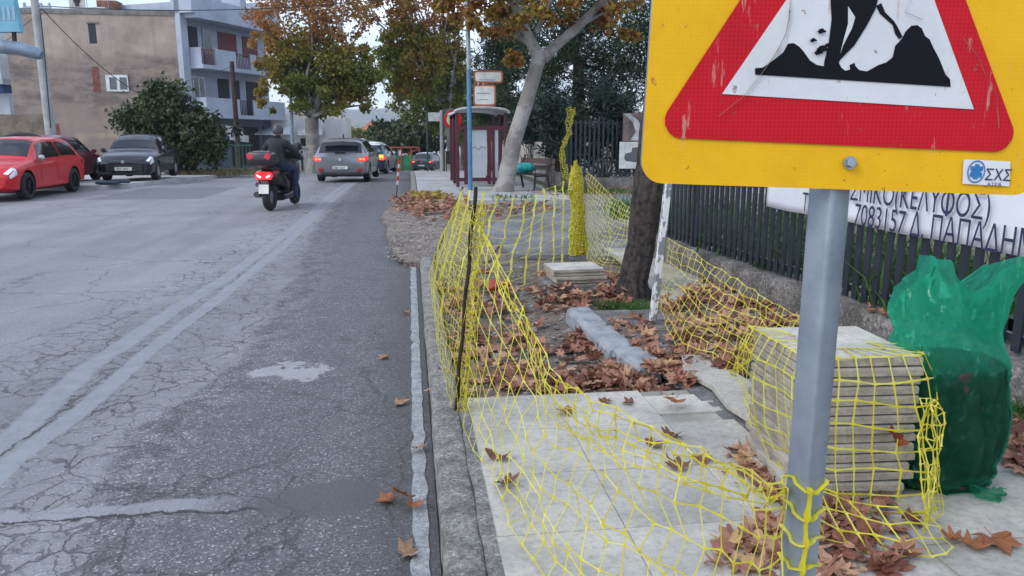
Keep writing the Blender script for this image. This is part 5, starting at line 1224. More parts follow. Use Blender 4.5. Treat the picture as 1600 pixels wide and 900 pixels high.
# right leaning plane tree
Y=19.6; b0=G(786,305,.08); b0.y=Y; b0.x=D(786,250,Y).x-.02
fk=D(846,88,Y); root=empty('plane_tree',b0,0,'leaning pale barked plane tree forking above the bench, hung with rust and yellow leaves','tree')
def Q(x,y,Y_=Y): return D(x,y,Y_)-b0
mb=MB(); bark_tube(mb,[Vector((0,0,-.1)),Q(790,285),Q(803,220),Q(822,160),Q(838,105),Q(846,82)],[.33,.235,.205,.185,.175,.20],n=20,amp=.06,seg=40)
mb.build('trunk',m_plb,root,smooth=180)
mb=MB()
for pts,rs in [([Q(843,92),Q(822,50),Q(800,0),Q(782,-60),Q(770,-130)],[.17,.13,.11,.09,.03]),([Q(848,92),Q(868,72),Q(900,45),Q(930,15),Q(965,-30),Q(1010,-90)],[.16,.13,.12,.10,.08,.03]),([Q(905,40),Q(940,22),Q(975,15,18.8)],[.06,.04,.01]),([Q(836,70),Q(812,60),Q(795,30,20.4),Q(770,0,20.8)],[.09,.07,.06,.03]),([Q(838,50,19.2),Q(850,25,19.),Q(862,0,18.8),Q(880,-60,18.6)],[.06,.06,.05,.02])]: mb.tube(pts,rs,10)
mb.build('branches',m_plb,root,smooth=60)
mb=MB(); bl=[blob(745,20,Y,45,30,.9),blob(800,20,Y-.5,50,30,1.),blob(860,10,Y-.6,50,26,1.),blob(950,20,Y,40,34,.9),blob(985,65,Y,22,24,.6),blob(800,88,Y-.2,22,12,.4),blob(760,50,Y,34,22,.7),blob(700,0,Y,35,20,.7),blob(820,-70,Y,150,50,2.),blob(960,-50,Y,60,40,1.5)]
leafcloud(mb,bl,13000,.12,asp=.9,clump=15,cs=.40,surf=.1); mb.v=[tuple(Vector(v)-b0) for v in mb.v]; mb.build('crown',rust,root,smooth=0,fix=False)
# crown of the dark trunk by the sign, above the frame
c0=hp; mb=MB(); leafcloud(mb,[(c0+Vector((.5,.6,1.6)),Vector((1.6,1.5,.8))),(c0+Vector((-.4,.9,1.5)),Vector((1.,1.,.6)))],1800,.14,clump=16,asp=.9); mb.v=[tuple(rl(v)) for v in mb.v]; mb.build('crown',rust,trk,smooth=0,fix=False)
# dark pines
for i,(px,Y,bl,lb) in enumerate([(900,30.,[blob(850,60,30,60,60,2.),blob(900,110,30,80,50,2.),blob(960,60,30,80,80,2.),blob(820,130,30,50,42,1.5),blob(1040,80,30,60,90,2.),blob(880,20,30,80,50,2.),blob(930,155,30,60,30,1.5)],'dark pine filling the sky behind the leaning plane tree'),
    (775,34.,[blob(780,95,34,38,40,1.5),blob(770,150,34,40,40,1.5),blob(800,50,34,40,50,1.5),blob(815,180,34,50,22,1.2)],'smaller dark pine behind the bus stop signs'),
    (1150,33.,[blob(1080,60,33,90,120,2.5),blob(1200,60,33,110,130,3.)],'broad dark pine mostly hidden behind the yellow sign')]):
    tree('pine_tree',AT(px,Y),D(px+5,100,Y),.22,[(pine,bl,26000 if i==0 else 12000,.34,dict(asp=.13,clump=46,cs=.34,blade=True,surf=.3,up=-.1))],lb,bark=m_brb,nl=10)
# oleander along the far fence
for i,(px,Y,bl,lb) in enumerate([(945,21.6,[blob(930,190,21.6,55,52,.6),blob(960,230,21.6,50,45,.6),blob(900,225,21.6,30,40,.5),blob(970,170,21.6,40,42,.6)],'tall oleander shrub leaning over the dark fence behind the sofa poster'),
     (875,22.4,[blob(880,215,22.4,30,45,.5),blob(870,170,22.4,28,30,.5)],'narrower oleander beside the tape wrapped gate post'),
     (835,26.5,[blob(830,200,26.5,34,24,.7),blob(800,205,26.5,30,18,.6),blob(850,180,26.5,26,22,.6)],'oleander hedge showing over the pale garden wall')]):
    root=empty('oleander_shrub',AT(px,Y,.1),0,lb,'shrub'); b0=Vector(root.location); mb=MB(); tips=leafcloud(mb,bl,7000 if i==0 else 3600,.24,asp=.20,clump=30,cs=.36,blade=True,surf=.25,up=-.35); mb.v=[tuple(Vector(v)-b0) for v in mb.v]; mb.build('foliage',olean,root,smooth=0,fix=False)
    mb=MB(); limbs(mb,Vector((0,0,0)),[t-b0 for t in tips],.03,14); mb.build('stems',m_brb,root)
# big bush on the left
root=empty('bush',AT(285,33.,.1),0,'wide dark green bush with yellowish right side growing behind the black saloon','bush'); b0=Vector(root.location)
mb=MB(); tips=leafcloud(mb,[blob(255,185,33,52,42,1.2),blob(300,205,33,48,48,1.2),blob(235,215,33,38,36,1.),blob(335,215,33,28,34,.9),blob(262,155,33,24,20,.7),blob(285,235,33,62,24,1.),blob(205,205,33,22,22,.7)],13000,.20,asp=.5,clump=22,cs=.36,surf=.2); mb.v=[tuple(Vector(v)-b0) for v in mb.v]; mb.build('foliage',bushm,root,smooth=0,fix=False)
mb=MB(); limbs(mb,Vector((0,0,0)),[t-b0 for t in tips],.05,16); mb.build('stems',m_brb,root)
# far greenery
for i,(px,Y,rx,rz,py,mt,lb) in enumerate([(620,90,40,18,212,bushm,'low green trees beyond the junction, left of the small car'),(575,110,34,12,214,plane_green,'yellowish trees far down the road over the car roofs'),(665,80,44,22,215,bushm,'dense green shrub mass behind the small blue car'),(750,75,50,34,190,plane_green,'pale green tree seen through the bus shelter'),(480,120,60,14,200,plane_far,'brownish trees behind the low white building'),(722,66,30,40,160,plane_green,'light tree standing behind the concrete pole'),(860,60,60,34,200,bushm,'dark trees beyond the garden wall')]):
    tree('distant_tree',AT(px,Y),D(px,py-4,Y),.15,[(mt,[blob(px-rx*.4,py,Y,rx*.6,rz),blob(px+rx*.4,py+2,Y,rx*.6,rz*.9),blob(px,py-rz*.5,Y,rx*.5,rz*.7)],1800,.55,dict(asp=.8,clump=14,cs=.42))],lb,bark=m_brb,nl=5)
# ================================================================== LEFT BUILDINGS
def plaster_old():
    m=bpy.data.materials.new('stained_render'); m.use_nodes=True; t=m.node_tree; b=t.nodes['Principled BSDF']; tc=nd(t,'ShaderNodeTexCoord').outputs['Object']; s=nd(t,'ShaderNodeSeparateXYZ',{0:tc}); z=s.outputs[2]
    n=nd(t,'ShaderNodeTexNoise',{'Vector':tc,'Scale':.55,'Detail':7.,'Roughness':.65}); f=ramp(t,n.outputs[0],[(.36,0.),(.64,1.)])
    c=mixc(t,f,(.40,.33,.28),(.25,.195,.165))
    nz_=nd(t,'ShaderNodeTexNoise',{'Vector':tc,'Scale':.8,'Detail':5.}).outputs[0]
    zz=mth(t,'ADD',z,mth(t,'MULTIPLY',mth(t,'SUBTRACT',nz_,.5),1.4))
    low=mth(t,'DIVIDE',mth(t,'SUBTRACT',6.75,zz),.45,clamp=True); c=mixc(t,mth(t,'MULTIPLY',low,.65),c,(.20,.155,.135))
    n4=nd(t,'ShaderNodeTexNoise',{'Vector':nd(t,'ShaderNodeMapping',{'Vector':tc,'Scale':(.35,1,.8)}).outputs[0],'Scale':1.1,'Detail':6.,'Roughness':.7}).outputs[0]
    soot=mth(t,'MULTIPLY',ramp(t,n4,[(.46,0.),(.56,1.)]),mth(t,'MULTIPLY',low,mth(t,'DIVIDE',mth(t,'SUBTRACT',zz,3.),1.2,clamp=True))); c=mixc(t,mth(t,'MULTIPLY',soot,.8),c,(.105,.088,.082))
    ye=mth(t,'MULTIPLY',ramp(t,nd(t,'ShaderNodeTexNoise',{'Vector':nd(t,'ShaderNodeMapping',{'Vector':tc,'Location':(3,0,0),'Scale':(.4,1,1.3)}).outputs[0],'Scale':.9,'Detail':5.}).outputs[0],[(.56,0.),(.66,1.)]),low); c=mixc(t,mth(t,'MULTIPLY',ye,.5),c,(.40,.33,.22))
    st=nd(t,'ShaderNodeTexNoise',{'Vector':nd(t,'ShaderNodeMapping',{'Vector':tc,'Scale':(2.2,2,.10)}).outputs[0],'Scale':1.,'Detail':5.}).outputs[0]; c=mixc(t,mth(t,'MULTIPLY',ramp(t,st,[(.55,0.),(.72,1.)]),.45),c,(.20,.14,.11))
    top=mth(t,'DIVIDE',mth(t,'SUBTRACT',zz,9.15),.4,clamp=True); c=mixc(t,mth(t,'MULTIPLY',top,.45),c,(.14,.12,.12))
    t.links.new(c,b.inputs['Base Color']); b.inputs['Roughness'].default_value=.92
    bp=nd(t,'ShaderNodeBump',{'Height':nd(t,'ShaderNodeTexNoise',{'Vector':tc,'Scale':6.,'Detail':8.,'Roughness':.75}).outputs[0],'Strength':.7,'Distance':.04}); t.links.new(bp.outputs[0],b.inputs['Normal'])
    return m
m_sr=plaster_old(); m_gbl=M('blue_grey_paint',(.36,.40,.48),.85,var=.12,scale=.8,col2=(.29,.32,.39),dirt=.15); m_gbd=M('blue_grey_dark',(.12,.14,.19),.85,var=.12,scale=.8)
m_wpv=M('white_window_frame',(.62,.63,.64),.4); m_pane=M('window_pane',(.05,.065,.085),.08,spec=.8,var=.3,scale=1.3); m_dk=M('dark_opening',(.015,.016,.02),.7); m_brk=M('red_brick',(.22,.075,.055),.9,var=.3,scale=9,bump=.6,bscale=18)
YA=47.; cA=AT(290,YA); xL=AT(30,YA).x; zb=zg(YA); A0=Vector((cA.x,YA,zb))
ftop=D(290,18,YA).z
hb=empty('party_wall_building',A0,0,'old building with a tall windowless stained beige side wall','building')
def RA(p): return Vector(p)-A0
def boxp(name,p0,p1,m,parent,o,bev=0):
    a=Vector(p0)-o;b_=Vector(p1)-o; mb=MB(); mb.box((a+b_)/2,(abs(b_.x-a.x),abs(b_.y-a.y),abs(b_.z-a.z))); return mb.build(name,m,parent,smooth=0,bev=bev)
boxp('wall',(xL,YA,zb-1),(cA.x,YA+9,ftop-.25),m_sr,hb,A0)
boxp('parapet',(xL-.05,YA-.05,ftop-.247),(cA.x-.0,YA+9.1,ftop+.02),M('parapet_cement',(.20,.185,.18),.9,var=.2,scale=2.,bump=.5),hb,A0)
def wpx(name,x0,y0,x1,y1,m,par,dep,d=.0,o=A0):
    a=D(x0,y0,YA);b_=D(x1,y1,YA); return boxp(name,(a.x,YA-d,a.z),(b_.x,YA+dep,b_.z),m,par,o)
wf=wpx('window',165,117,202,143,m_wpv,hb,.05,.07); 
for x0,x1 in ((171,184),(187,200)):
    q=wpx('pane',x0,121,x1,140,m_pane,hb,-.060,.082); q.parent=wf
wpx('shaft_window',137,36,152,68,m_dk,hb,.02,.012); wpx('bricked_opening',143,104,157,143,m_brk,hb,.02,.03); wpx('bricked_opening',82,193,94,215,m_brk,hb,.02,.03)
wpx('cement_frame',135,34,154,37,m_conc2,hb,.02,.06)
mb=MB(); mb.tube([RA(D(222,195,YA-.03)),RA(D(222,207,YA-.03))],.35,4); 
# rooftop things
def onroof(name,px0,py0,px1,py1,m,lb,cat,yy=YA+2,dep=1.): 
    a=D(px0,py0,yy);b_=D(px1,py1,yy); mb=MB(); c=Vector(((a.x+b_.x)/2,yy,min(a.z,b_.z))); mb.box((0,0,abs(a.z-b_.z)/2),(abs(b_.x-a.x),dep,abs(a.z-b_.z))); o=mb.build(name,m,smooth=0,bev=.02); o.location=(c.x,yy,ftop+.0); return tag(o,lb,cat)
m_rw=M('roof_white',(.5,.5,.5),.7,var=.2); m_rb=M('rust_panel',(.22,.10,.06),.8,var=.3,scale=2)
onroof('rooftop_room',180,0,238,18,M('roof_room_render',(.30,.27,.25),.9,var=.2),'beige rooftop room seen above the stained wall','rooftop room',YA+4,3.)
onroof('rusty_tank',155,-2,188,18,m_rb,'rusty sheet metal box on the roof edge above the stained wall','tank',YA+1.5)
onroof('air_conditioner',151,11,167,18,m_rw,'small white air conditioner at the edge of the beige building roof','air conditioner',YA+.7,.35)
bb_=empty('rooftop_billboard',D(122,18,YA+1.2),0,'white rooftop board with a dark picture on a thin frame','billboard'); b0=Vector(bb_.location)
mb=MB(); mb.box((0,0,.55),(.85,.05,.8)); mb.build('board',m_rw,bb_); mb=MB(); mb.lathe([(0,-.01),(.16,-.01),(.2,0)],(-.0,-.035,.6),16,'y'); mb.box((0,-.035,.42),(.22,.01,.3)); mb.build('picture',m_dk,bb_,smooth=0)
mb=MB(); [mb.tube([(x,0,0),(x,0,.2)],.02,6) for x in (-.4,.4)]; mb.build('legs',m_galv,bb_)
for px,h,lb in ((137,2.2,'television aerial mast on the left of the beige building roof'),(170,1.8,'thin aerial mast in the middle of the beige building roof')):
    r0=empty('aerial',D(px,18,YA+1.),0,lb,'aerial'); mb=MB(); mb.tube([(0,0,-.1),(0,0,h)],.02,6); mb.build('mast',m_galv,r0); mb=MB(); mb.tube([(-.5,0,h-.1),(.5,0,h-.1)],.012,5); [mb.tube([(x,-.25,h-.1),(x,.25,h-.1)],.008,4) for x in (-.4,-.2,0,.2,.4)]; mb.build('antenna',m_galv,r0)
# blue grey apartment block, facade runs away to the right
fd=Vector((3.4,7.,0)).normalized(); fn=Vector((fd.y,-fd.x,0)); fq=math.atan2(fd.y,fd.x)
gb=empty('apartment_block',A0,0,'blue grey three storey apartment block with two projecting balconies and shop below','building')
def fb(name,u0,u1,z0,z1,d0,d1,m,par=gb,bev=0):
    c=fd*((u0+u1)/2)+fn*((d0+d1)/2)+Vector((0,0,(z0+z1)/2)); mb=MB(); mb.box(c,(abs(u1-u0),abs(d1-d0),z1-z0),rot('Z',fq)); return mb.build(name,m,par,smooth=0,bev=bev)
FLn=8.3
fb('wall',0.02,FLn,-1,9.6,-7,0,m_gbl); 
fb('corner_pier',-.0,.55,0,9.9,.002,.35,m_gbl)
s1,s2=D(300,178,YA).z-zb,D(300,100,YA).z-zb
for z,u0,top in ((s1,.55,False),(s2,.55,False)):
    fb('balcony_slab',u0,FLn,z-.22,z,.003,1.25,m_gbl)
    # front of the balcony: solid panels with railed gaps
    for a,b_,rail in ((.6,1.7,True),(1.7,3.5,False),(3.5,4.9,True),(4.9,5.5,False),(5.5,6.9,True),(6.9,8.25,False)) if z>s1+1 else ((.6,3.6,False),(3.6,4.9,True),(4.9,8.25,False)):
        if not rail: fb('balcony_parapet',a,b_,z+.002,z+.95,1.12,1.24,m_gbl)
        else:
            pr_=fb('balcony_railing',a,b_,z+.85,z+.9,1.15,1.2,m_rb if z>s1+1 else m_trim); mb=MB(); u=a
            while u<b_: c=fd*u+fn*1.17+Vector((0,0,z+.45)); mb.box(c,(.03,.03,.86),rot('Z',fq)); u+=.14
            r_=mb.build('bars',m_dk if z<s1+1 else M('railing_maroon',(.12,.03,.05),.6),gb,smooth=0); r_.parent=pr_
    fb('balcony_parapet',.6,.72,z+.002,z+.95,.003,1.12,m_gbl)
fb('roof_slab',.3,FLn,8.75,8.98,.003,1.25,m_gbl); fb('roof_parapet',.0,FLn,8.982,9.9,-.2,1.2,m_gbl)
for u in (2.3,4.6,6.7,8.0): fb('roof_block',u-.28,u+.28,9.902,10.5,-.2,1.2,m_gbl)
for z,L_ in ((s2,((.9,1.7,'dark'),(2.1,2.9,'door'),(3.5,5.2,'red'),(5.8,7.3,'red'))),(s1,((1.0,2.0,'win'),(3.2,4.2,'dark'),(4.6,5.2,'dark'),(5.9,7.3,'dark')))):
    for a,b_,k in L_:
        if k=='win':
            f_=fb('window',a,b_,z+.5,z+2.2,.0,.06,m_wpv)
            for c_,d_ in ((a+.08,(a+b_)/2-.04),((a+b_)/2+.04,b_-.08)): q=fb('pane',c_,d_,z+.6,z+2.1,.061,.07,m_pane); q.parent=f_
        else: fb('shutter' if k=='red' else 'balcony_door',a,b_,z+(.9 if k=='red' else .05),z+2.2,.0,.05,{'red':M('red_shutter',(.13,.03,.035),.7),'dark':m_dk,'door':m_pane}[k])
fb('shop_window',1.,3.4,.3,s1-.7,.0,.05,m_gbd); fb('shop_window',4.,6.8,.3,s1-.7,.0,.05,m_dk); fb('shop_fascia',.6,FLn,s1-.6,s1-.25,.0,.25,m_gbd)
fb('shop_pillar',7.2,8.3,0,s1-.25,.003,.3,m_gbd)
fb('lower_front',.6,7.1,-.1,s1-.62,-.0,.012,m_gbd)
sb=empty('shop_sign',A0+fd*1.6+fn*1.4+Vector((0,0,s1-.9)),fq,'white tilted signboards under the lower balcony of the blue grey block','sign')
for k,(x,z) in enumerate(((0,0),(.5,-.45))): mb=MB(); mb.box((x+.9,0,z),(1.9,.06,.42),rot('Y',.10)); mb.build('board',m_rw,sb,smooth=0)
# blue and white building at the far left
YB=54.; B0=AT(-40,YB); bw=empty('balcony_building',B0,0,'white building with pale balconies and a deep blue awning at the left edge','building')
wl=AT(36,YB).x-B0.x
def bbx(name,x0,x1,z0,z1,y0,y1,m): mb=MB(); mb.box(((x0+x1)/2,(y0+y1)/2,(z0+z1)/2),(x1-x0,y1-y0,z1-z0)); return mb.build(name,m,bw,smooth=0)
hz_=lambda py:D(20,py,YB).z-B0.z
m_pw=M('pale_wall',(.50,.54,.60),.8,var=.08,scale=1.); m_nb=M('navy_awning',(.015,.05,.16),.8)
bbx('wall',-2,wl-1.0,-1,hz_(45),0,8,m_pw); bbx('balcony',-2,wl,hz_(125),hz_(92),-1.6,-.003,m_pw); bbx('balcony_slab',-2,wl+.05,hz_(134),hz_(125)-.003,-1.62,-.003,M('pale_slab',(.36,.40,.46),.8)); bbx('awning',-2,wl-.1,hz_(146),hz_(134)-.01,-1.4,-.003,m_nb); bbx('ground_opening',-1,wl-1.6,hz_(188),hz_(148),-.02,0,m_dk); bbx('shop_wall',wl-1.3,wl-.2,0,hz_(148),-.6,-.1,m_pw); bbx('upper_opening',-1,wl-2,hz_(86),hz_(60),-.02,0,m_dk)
# low yard wall
a=AT(-30,40.); b_=AT(72,40.); yw=empty('yard_wall',a,0,'low crumbling brown yard wall behind the red car','wall'); mb=MB(); L_=b_.x-a.x; hh=D(50,179,40).z-a.z
mb.grid(lambda u,v:Vector((u*L_,0,v*(hh+.05*noise.noise(Vector((u*30,0,0)))))),60,8); mb.build('wall_face',M('brown_render',(.20,.16,.12),.95,var=.25,scale=1.5,bump=.7),yw,smooth=0,solid=.25)
# blue sign on a horizontal arm
sY=24.; q0=D(0,62,sY); bs_=empty('roadside_sign',AT(-40,sY,.13),0,'light blue sign panel on a thick grey horizontal arm at the top left corner','sign'); b0=Vector(bs_.location)
m_arm=M('arm_grey',(.20,.26,.33),.5,.3,var=.15,scale=3)
mb=MB(); mb.tube([D(-60,66,sY)-b0,D(30,76,sY)-b0,D(60,84,sY)-b0,D(66,86,sY)-b0],[.21,.19,.17,.12],14); mb.build('arm',m_arm,bs_)
mb=MB(); mb.tube([Vector((-.3,0,0)),D(-56,66,sY)-b0],.14,12); mb.build('post',m_arm,bs_)
a=D(-60,-40,sY)-b0;b_=D(31,46,sY)-b0; mb=MB(); mb.add([(a.x,0,b_.z-.1),(b_.x,0,b_.z-.06),(b_.x-.12,0,a.z),(a.x,0,a.z),(a.x,.25,b_.z-.1),(b_.x,.25,b_.z-.06),(b_.x-.12,.25,a.z),(a.x,.25,a.z)],[(0,1,2,3),(4,7,6,5),(0,4,5,1),(1,5,6,2),(2,6,7,3),(3,7,4,0)]); mb.build('panel',M('sign_blue',(.10,.33,.45),.5,var=.1,scale=2,col2=(.16,.38,.50)),bs_,smooth=0)
mb=MB(); [mb.box((b_.x-.1-.13*k,-.01,b_.z+.42),(.05,.01,.36)) for k in range(5)]; mb.build('faded_lettering',M('faded_white',(.35,.45,.52),.6),bs_,smooth=0)
mb=MB(); mb.tube([D(18,45,sY)-b0+Vector((0,.12,0)),D(20,70,sY)-b0+Vector((0,.12,0))],.06,8); mb.build('bracket',m_dk,bs_)
# concrete utility pole leaning
def pole(name,x0,y0,x1,y1,Y,r0,r1,m,lb,cat='pole',dz=.1,n=12):
    b0=AT(x0,Y,dz); t=D(x1,y1,Y); b0.x=D(x0,y0,Y).x
    o=empty(name,b0,0,lb,cat); mb=MB(); mb.tube([Vector((0,0,-.1)),t-b0],[r0,r1],n); mb.build('shaft',m,o); return o,b0,t
m_cp=M('pole_concrete',(.34,.34,.34),.9,var=.12,scale=2,bump=.3)
o,b0,t=pole('utility_pole',82,230,50,-30,33.,.22,.13,m_cp,'leaning concrete utility pole in front of the stained beige wall','utility pole')
mb=MB(); mb.tube([D(58,12,33)-b0+Vector((-.5,0,0)),D(58,12,33)-b0+Vector((.5,0,0))],.05,6); [mb.tube([D(58,12,33)-b0+Vector((x,0,0)),D(58,12,33)-b0+Vector((x,0,.18))],.05,8) for x in (-.45,-.15,.15,.45)]; mb.build('crossarm',m_galv,o)
mb=MB(); mb.tube([D(63,20,32.8)-b0,D(70,90,32.8)-b0,D(79,200,32.8)-b0],.02,5); mb.build('cable',m_dk,o)
m_wood=M('tarred_wood',(.055,.035,.028),.9,var=.3,scale=6,bump=.5)
o,b0,t=pole('wooden_pole',374,256,362,96,38.,.13,.10,m_wood,'dark leaning wooden pole in front of the blue grey apartment block','utility pole')
m_lp=M('lamp_post_blue',(.26,.33,.38),.5,.3,var=.1,scale=3)
o,b0,t=pole('street_lamp',457,244,451,62,40.,.10,.06,m_lp,'tall thin street lamp standing in front of the left plane tree','street lamp')
mb=MB(); mb.tube([t-b0,D(452,45,40)-b0,D(462,34,40)-b0,D(482,29,40)-b0],[.05,.045,.04,.035],8); mb.build('arm',m_lp,o); mb=MB(); mb.lathe([(.0,-.35),(.1,-.25),(.13,0),(.1,.3),(0,.35)],D(490,28,40)-b0,12,'x'); mb.build('lamp_head',m_rw,o)
# overhead wires
def wire(a,b_,sag,lb,r=.018):
    mb=MB(); pts=[a.lerp(b_,i/24)-Vector((0,0,sag*4*(i/24)*(1-i/24))) for i in range(25)]; mb.tube([p-a for p in pts],r,5); o=mb.build('overhead_wire',m_dk); o.location=a; tag(o,lb,'wire')
wire(D(60,9,33),D(640,-6,36),.35,'black overhead wire crossing the sky from the concrete pole to the right')
wire(D(62,10,33),D(300,172,46.3),1.0,'black cable slanting down across the stained wall from the concrete pole to the bush')
wire(D(200,134,46.7),D(362,104,38),.3,'thin cable from the stained wall to the dark wooden pole',.010)
wire(D(66,14,33),D(-80,120,33),.2,'short cable running down left from the concrete pole',.012)
# green railing and wall stub by the bush
rl_=empty('railing',AT(292,36.,.1),0,'thin green railing between the bush and the dark wooden pole','railing'); b0=Vector(rl_.location); mb=MB()
xe=AT(395,36).x-b0.x; k=0
while k*.16<xe: mb.tube([(k*.16,0,0),(k*.16,0,1.3)],.014,5); k+=1
mb.build('bars',M('green_iron',(.03,.13,.09),.6),rl_); mb=MB(); mb.tube([(0,0,1.25),(xe,0,1.25)],.025,6); mb.tube([(0,0,.2),(xe,0,.2)],.025,6); mb.build('rails',M('green_iron',(.03,.13,.09),.6),rl_)
# verge of dry grass under the bush
gr=MB()
for i in range(90): tuft((rnd(AT(270,34).x,AT(400,34).x),rnd(32.5,35.5),zg(34)+.12),22,.3,.35,.012)
tag(gr.build('verge_grass',leafmat('dry_grass',[(0,(.10,.12,.03)),(.6,(.22,.18,.10)),(1,(.30,.24,.14))],.7,.2),smooth=0,fix=False),kind='stuff')
# ================================================================== FAR SIDE OF THE JUNCTION
def house(px0,px1,py,Y,dep,m,lb,roof=None,win=0,rh=1.2,name='house'):
    a=AT(px0,Y,-.5); b_=AT(px1,Y); H_=D((px0+px1)/2,py,Y).z-a.z; w_=b_.x-a.x; o=empty(name,a,0,lb,'building')
    mb=MB(); mb.box((w_/2,dep/2,H_/2),(w_,dep,H_)); mb.build('wall',m,o,smooth=0)
    if roof: mb=MB(); mb.add([(-.3,-.3,H_+.002),(w_+.3,-.3,H_+.002),(w_+.3,dep+.3,H_+.002),(-.3,dep+.3,H_+.002),(w_*.25,dep/2,H_+rh),(w_*.75,dep/2,H_+rh)],[(0,1,5,4),(2,3,4,5),(1,2,5),(3,0,4),(3,2,1,0)]); mb.build('roof',roof,o,smooth=0)
    for k in range(win):
        x=w_*(k+.5)/win; mb=MB(); mb.box((x,-.01,H_*.6),(min(1.1,w_/win*.4),.05,1.2)); f=mb.build('window',m_wpv,o,smooth=0); mb=MB(); mb.box((x,-.045,H_*.6),(min(.9,w_/win*.33),.02,1.)); q=mb.build('pane',m_pane,o,smooth=0); q.parent=f
    return o,a,w_,H_
m_cw=M('cream_wall',(.52,.49,.45),.85,var=.1,scale=.8,dirt=.2); m_ww=M('white_wall',(.58,.58,.58),.85,var=.08,scale=.8,dirt=.15); m_rt=M('roof_tiles',(.38,.12,.07),.85,var=.2,scale=2,bump=.6)
o,a,w_,H_=house(405,532,186,54.,6.,m_ww,'low white shop building with a pale awning and dark hatch left of the grey car')
mb=MB(); mb.box((w_*.62,-.02,H_*.62),(w_*.22,.06,.55)); mb.build('hatch',m_dk,o); mb=MB(); mb.add([(w_*.50,-.02,H_*.86),(w_*.80,-.02,H_*.86),(w_*.80,-1.1,H_*.74),(w_*.50,-1.1,H_*.74)],[(0,1,2,3)]); mb.build('awning',m_rw,o,smooth=0,solid=.05)
mb=MB(); mb.add([(-.0,-.02,H_*.86),(w_*.42,-.02,H_*.86),(w_*.42,-1.4,H_*.74),(0,-1.4,H_*.74)],[(0,1,2,3)]); mb.build('awning',m_pw,o,smooth=0,solid=.05); mb=MB(); mb.box((w_*.21,-.03,H_*.4),(w_*.40,.04,H_*.5)); mb.build('shopfront',m_gbd,o)
house(400,462,178,62.,8.,m_cw,'cream building with a faded poster wall seen right of the apartment block',win=2)
house(458,540,182,75.,8.,m_cw,'pale flat roofed house behind the low white shop building',win=3)
house(560,628,206,120.,10.,m_cw,'house with an orange tiled roof far down the road',roof=m_rt,win=4,rh=1.6)
house(500,560,205,135.,10.,M('pinkish_wall',(.42,.30,.27),.85),'pinkish house far off left of the orange roof',roof=m_rt,win=3,rh=1.)
house(640,690,203,150.,10.,m_ww,'pale house far off behind the green shrubs',win=3)
house(700,760,206,130.,10.,m_ww,'white house seen beyond the bus shelter',win=3)
house(600,645,223,100.,8.,m_cw,'cream sloping garden building right of the navy car',roof=M('slate',(.2,.19,.18),.8),rh=1.)
house(-140,-20,30,62.,8.,m_cw,'beige block at the far left edge behind the balcony building',win=3)
# trestle table, green and red site fence
tt=empty('trestle_table',AT(497,44.,.13),0,'black folding trestle table standing by the trunk of the left plane tree','table'); mb=MB(); mb.box((0,0,.85),(1.0,.5,.04)); mb.build('top',m_trim,tt)
for s in (-1,1): mb=MB(); mb.tube([(s*.45,-.2,.84),(s*.45+.25,.2,0)],.025,5); mb.tube([(s*.45,.2,.84),(s*.45-.25,-.2,0)],.025,5); mb.build('leg',m_trim,tt)
o=empty('waste_post',AT(471,44.,.13),0,'short dark post with a round head left of the trestle table','post'); mb=MB(); mb.tube([(0,0,0),(0,0,1.1)],.07,8); mb.build('shaft',m_trim,o); mb=MB(); mb.lathe([(0,-.25),(.2,-.15),(.25,0),(.2,.15),(0,.25)],(-.15,0,1.35),12); mb.build('head',m_trim,o)
sfc=empty('site_fence',AT(612,66.),0,'green site hoarding with a red rail beyond the junction','fence'); xe=AT(655,66).x-sfc.location.x
mb=MB(); mb.box((xe/2,0,.7),(xe,.06,1.3)); mb.build('hoarding',M('green_panel',(.03,.24,.10),.6,var=.2,scale=1),sfc); mb=MB(); mb.tube([(-.8,-.05,2.),(xe,-.05,2.)],.06,6); [mb.tube([(x,-.05,0),(x,-.05,2.)],.05,6) for x in (-.8,0,xe*.35,xe*.7,xe)]; mb.tube([(0,-.05,.9),(xe,-.05,1.9)],.04,5); mb.build('red_rail',M('faded_red',(.35,.06,.05),.6),sfc)
# far pylon
py_=empty('power_pylon',AT(598,260.),0,'tiny grey power pylon on the skyline between the two plane trees','pylon'); hh=D(598,178,260).z-py_.location.z
mb=MB(); [mb.tube([(sx*1.2,sy*1.2,0),(sx*.25,sy*.25,hh)],.12,4) for sx in(-1,1) for sy in (-1,1)]; [mb.tube([(-w__,0,hh*k),(w__,0,hh*k)],.12,4) for k,w__ in ((.98,4),(.86,5.),(.74,4))]; mb.build('lattice',m_galv,py_)
# hills
def hill(name,Y,pts,m,seed,dep):
    mb=MB(); nu=160
    def F(u,v):
        px=-1400+4400*u; 
        for (a,ya),(b_,yb) in zip(pts,pts[1:]):
            if px<=b_: break
        t_=min(1,max(0,(px-a)/(b_-a))); t_=t_*t_*(3-2*t_); top=D(800,ya+(yb-ya)*t_,Y).z+noise.fractal(Vector((u*60,0,seed)),1,2,5)*14
        x=D(px,200,Y).x; k=math.sin(v*math.pi)**.8; return Vector((x,Y+(v-.5)*dep,-4+(top+4)*k+noise.fractal(Vector((x*.006,v*6,seed)),1,2,5)*9*k))
    mb.grid(F,nu,16); tag(mb.build(name,m,smooth=60,fix=False),kind='structure')
m_hill=M('hillside',(.14,.15,.14),.95,var=.3,scale=.012,col2=(.20,.19,.17))
hill('hills',1500.,[(-1400,190),(300,185),(480,165),(560,178),(640,160),(700,150),(800,168),(1000,175),(3000,190)],m_hill,3,900)
hill('distant_hills',900.,[(-1400,200),(380,198),(520,190),(640,200),(760,192),(3000,200)],m_hill,8,300)
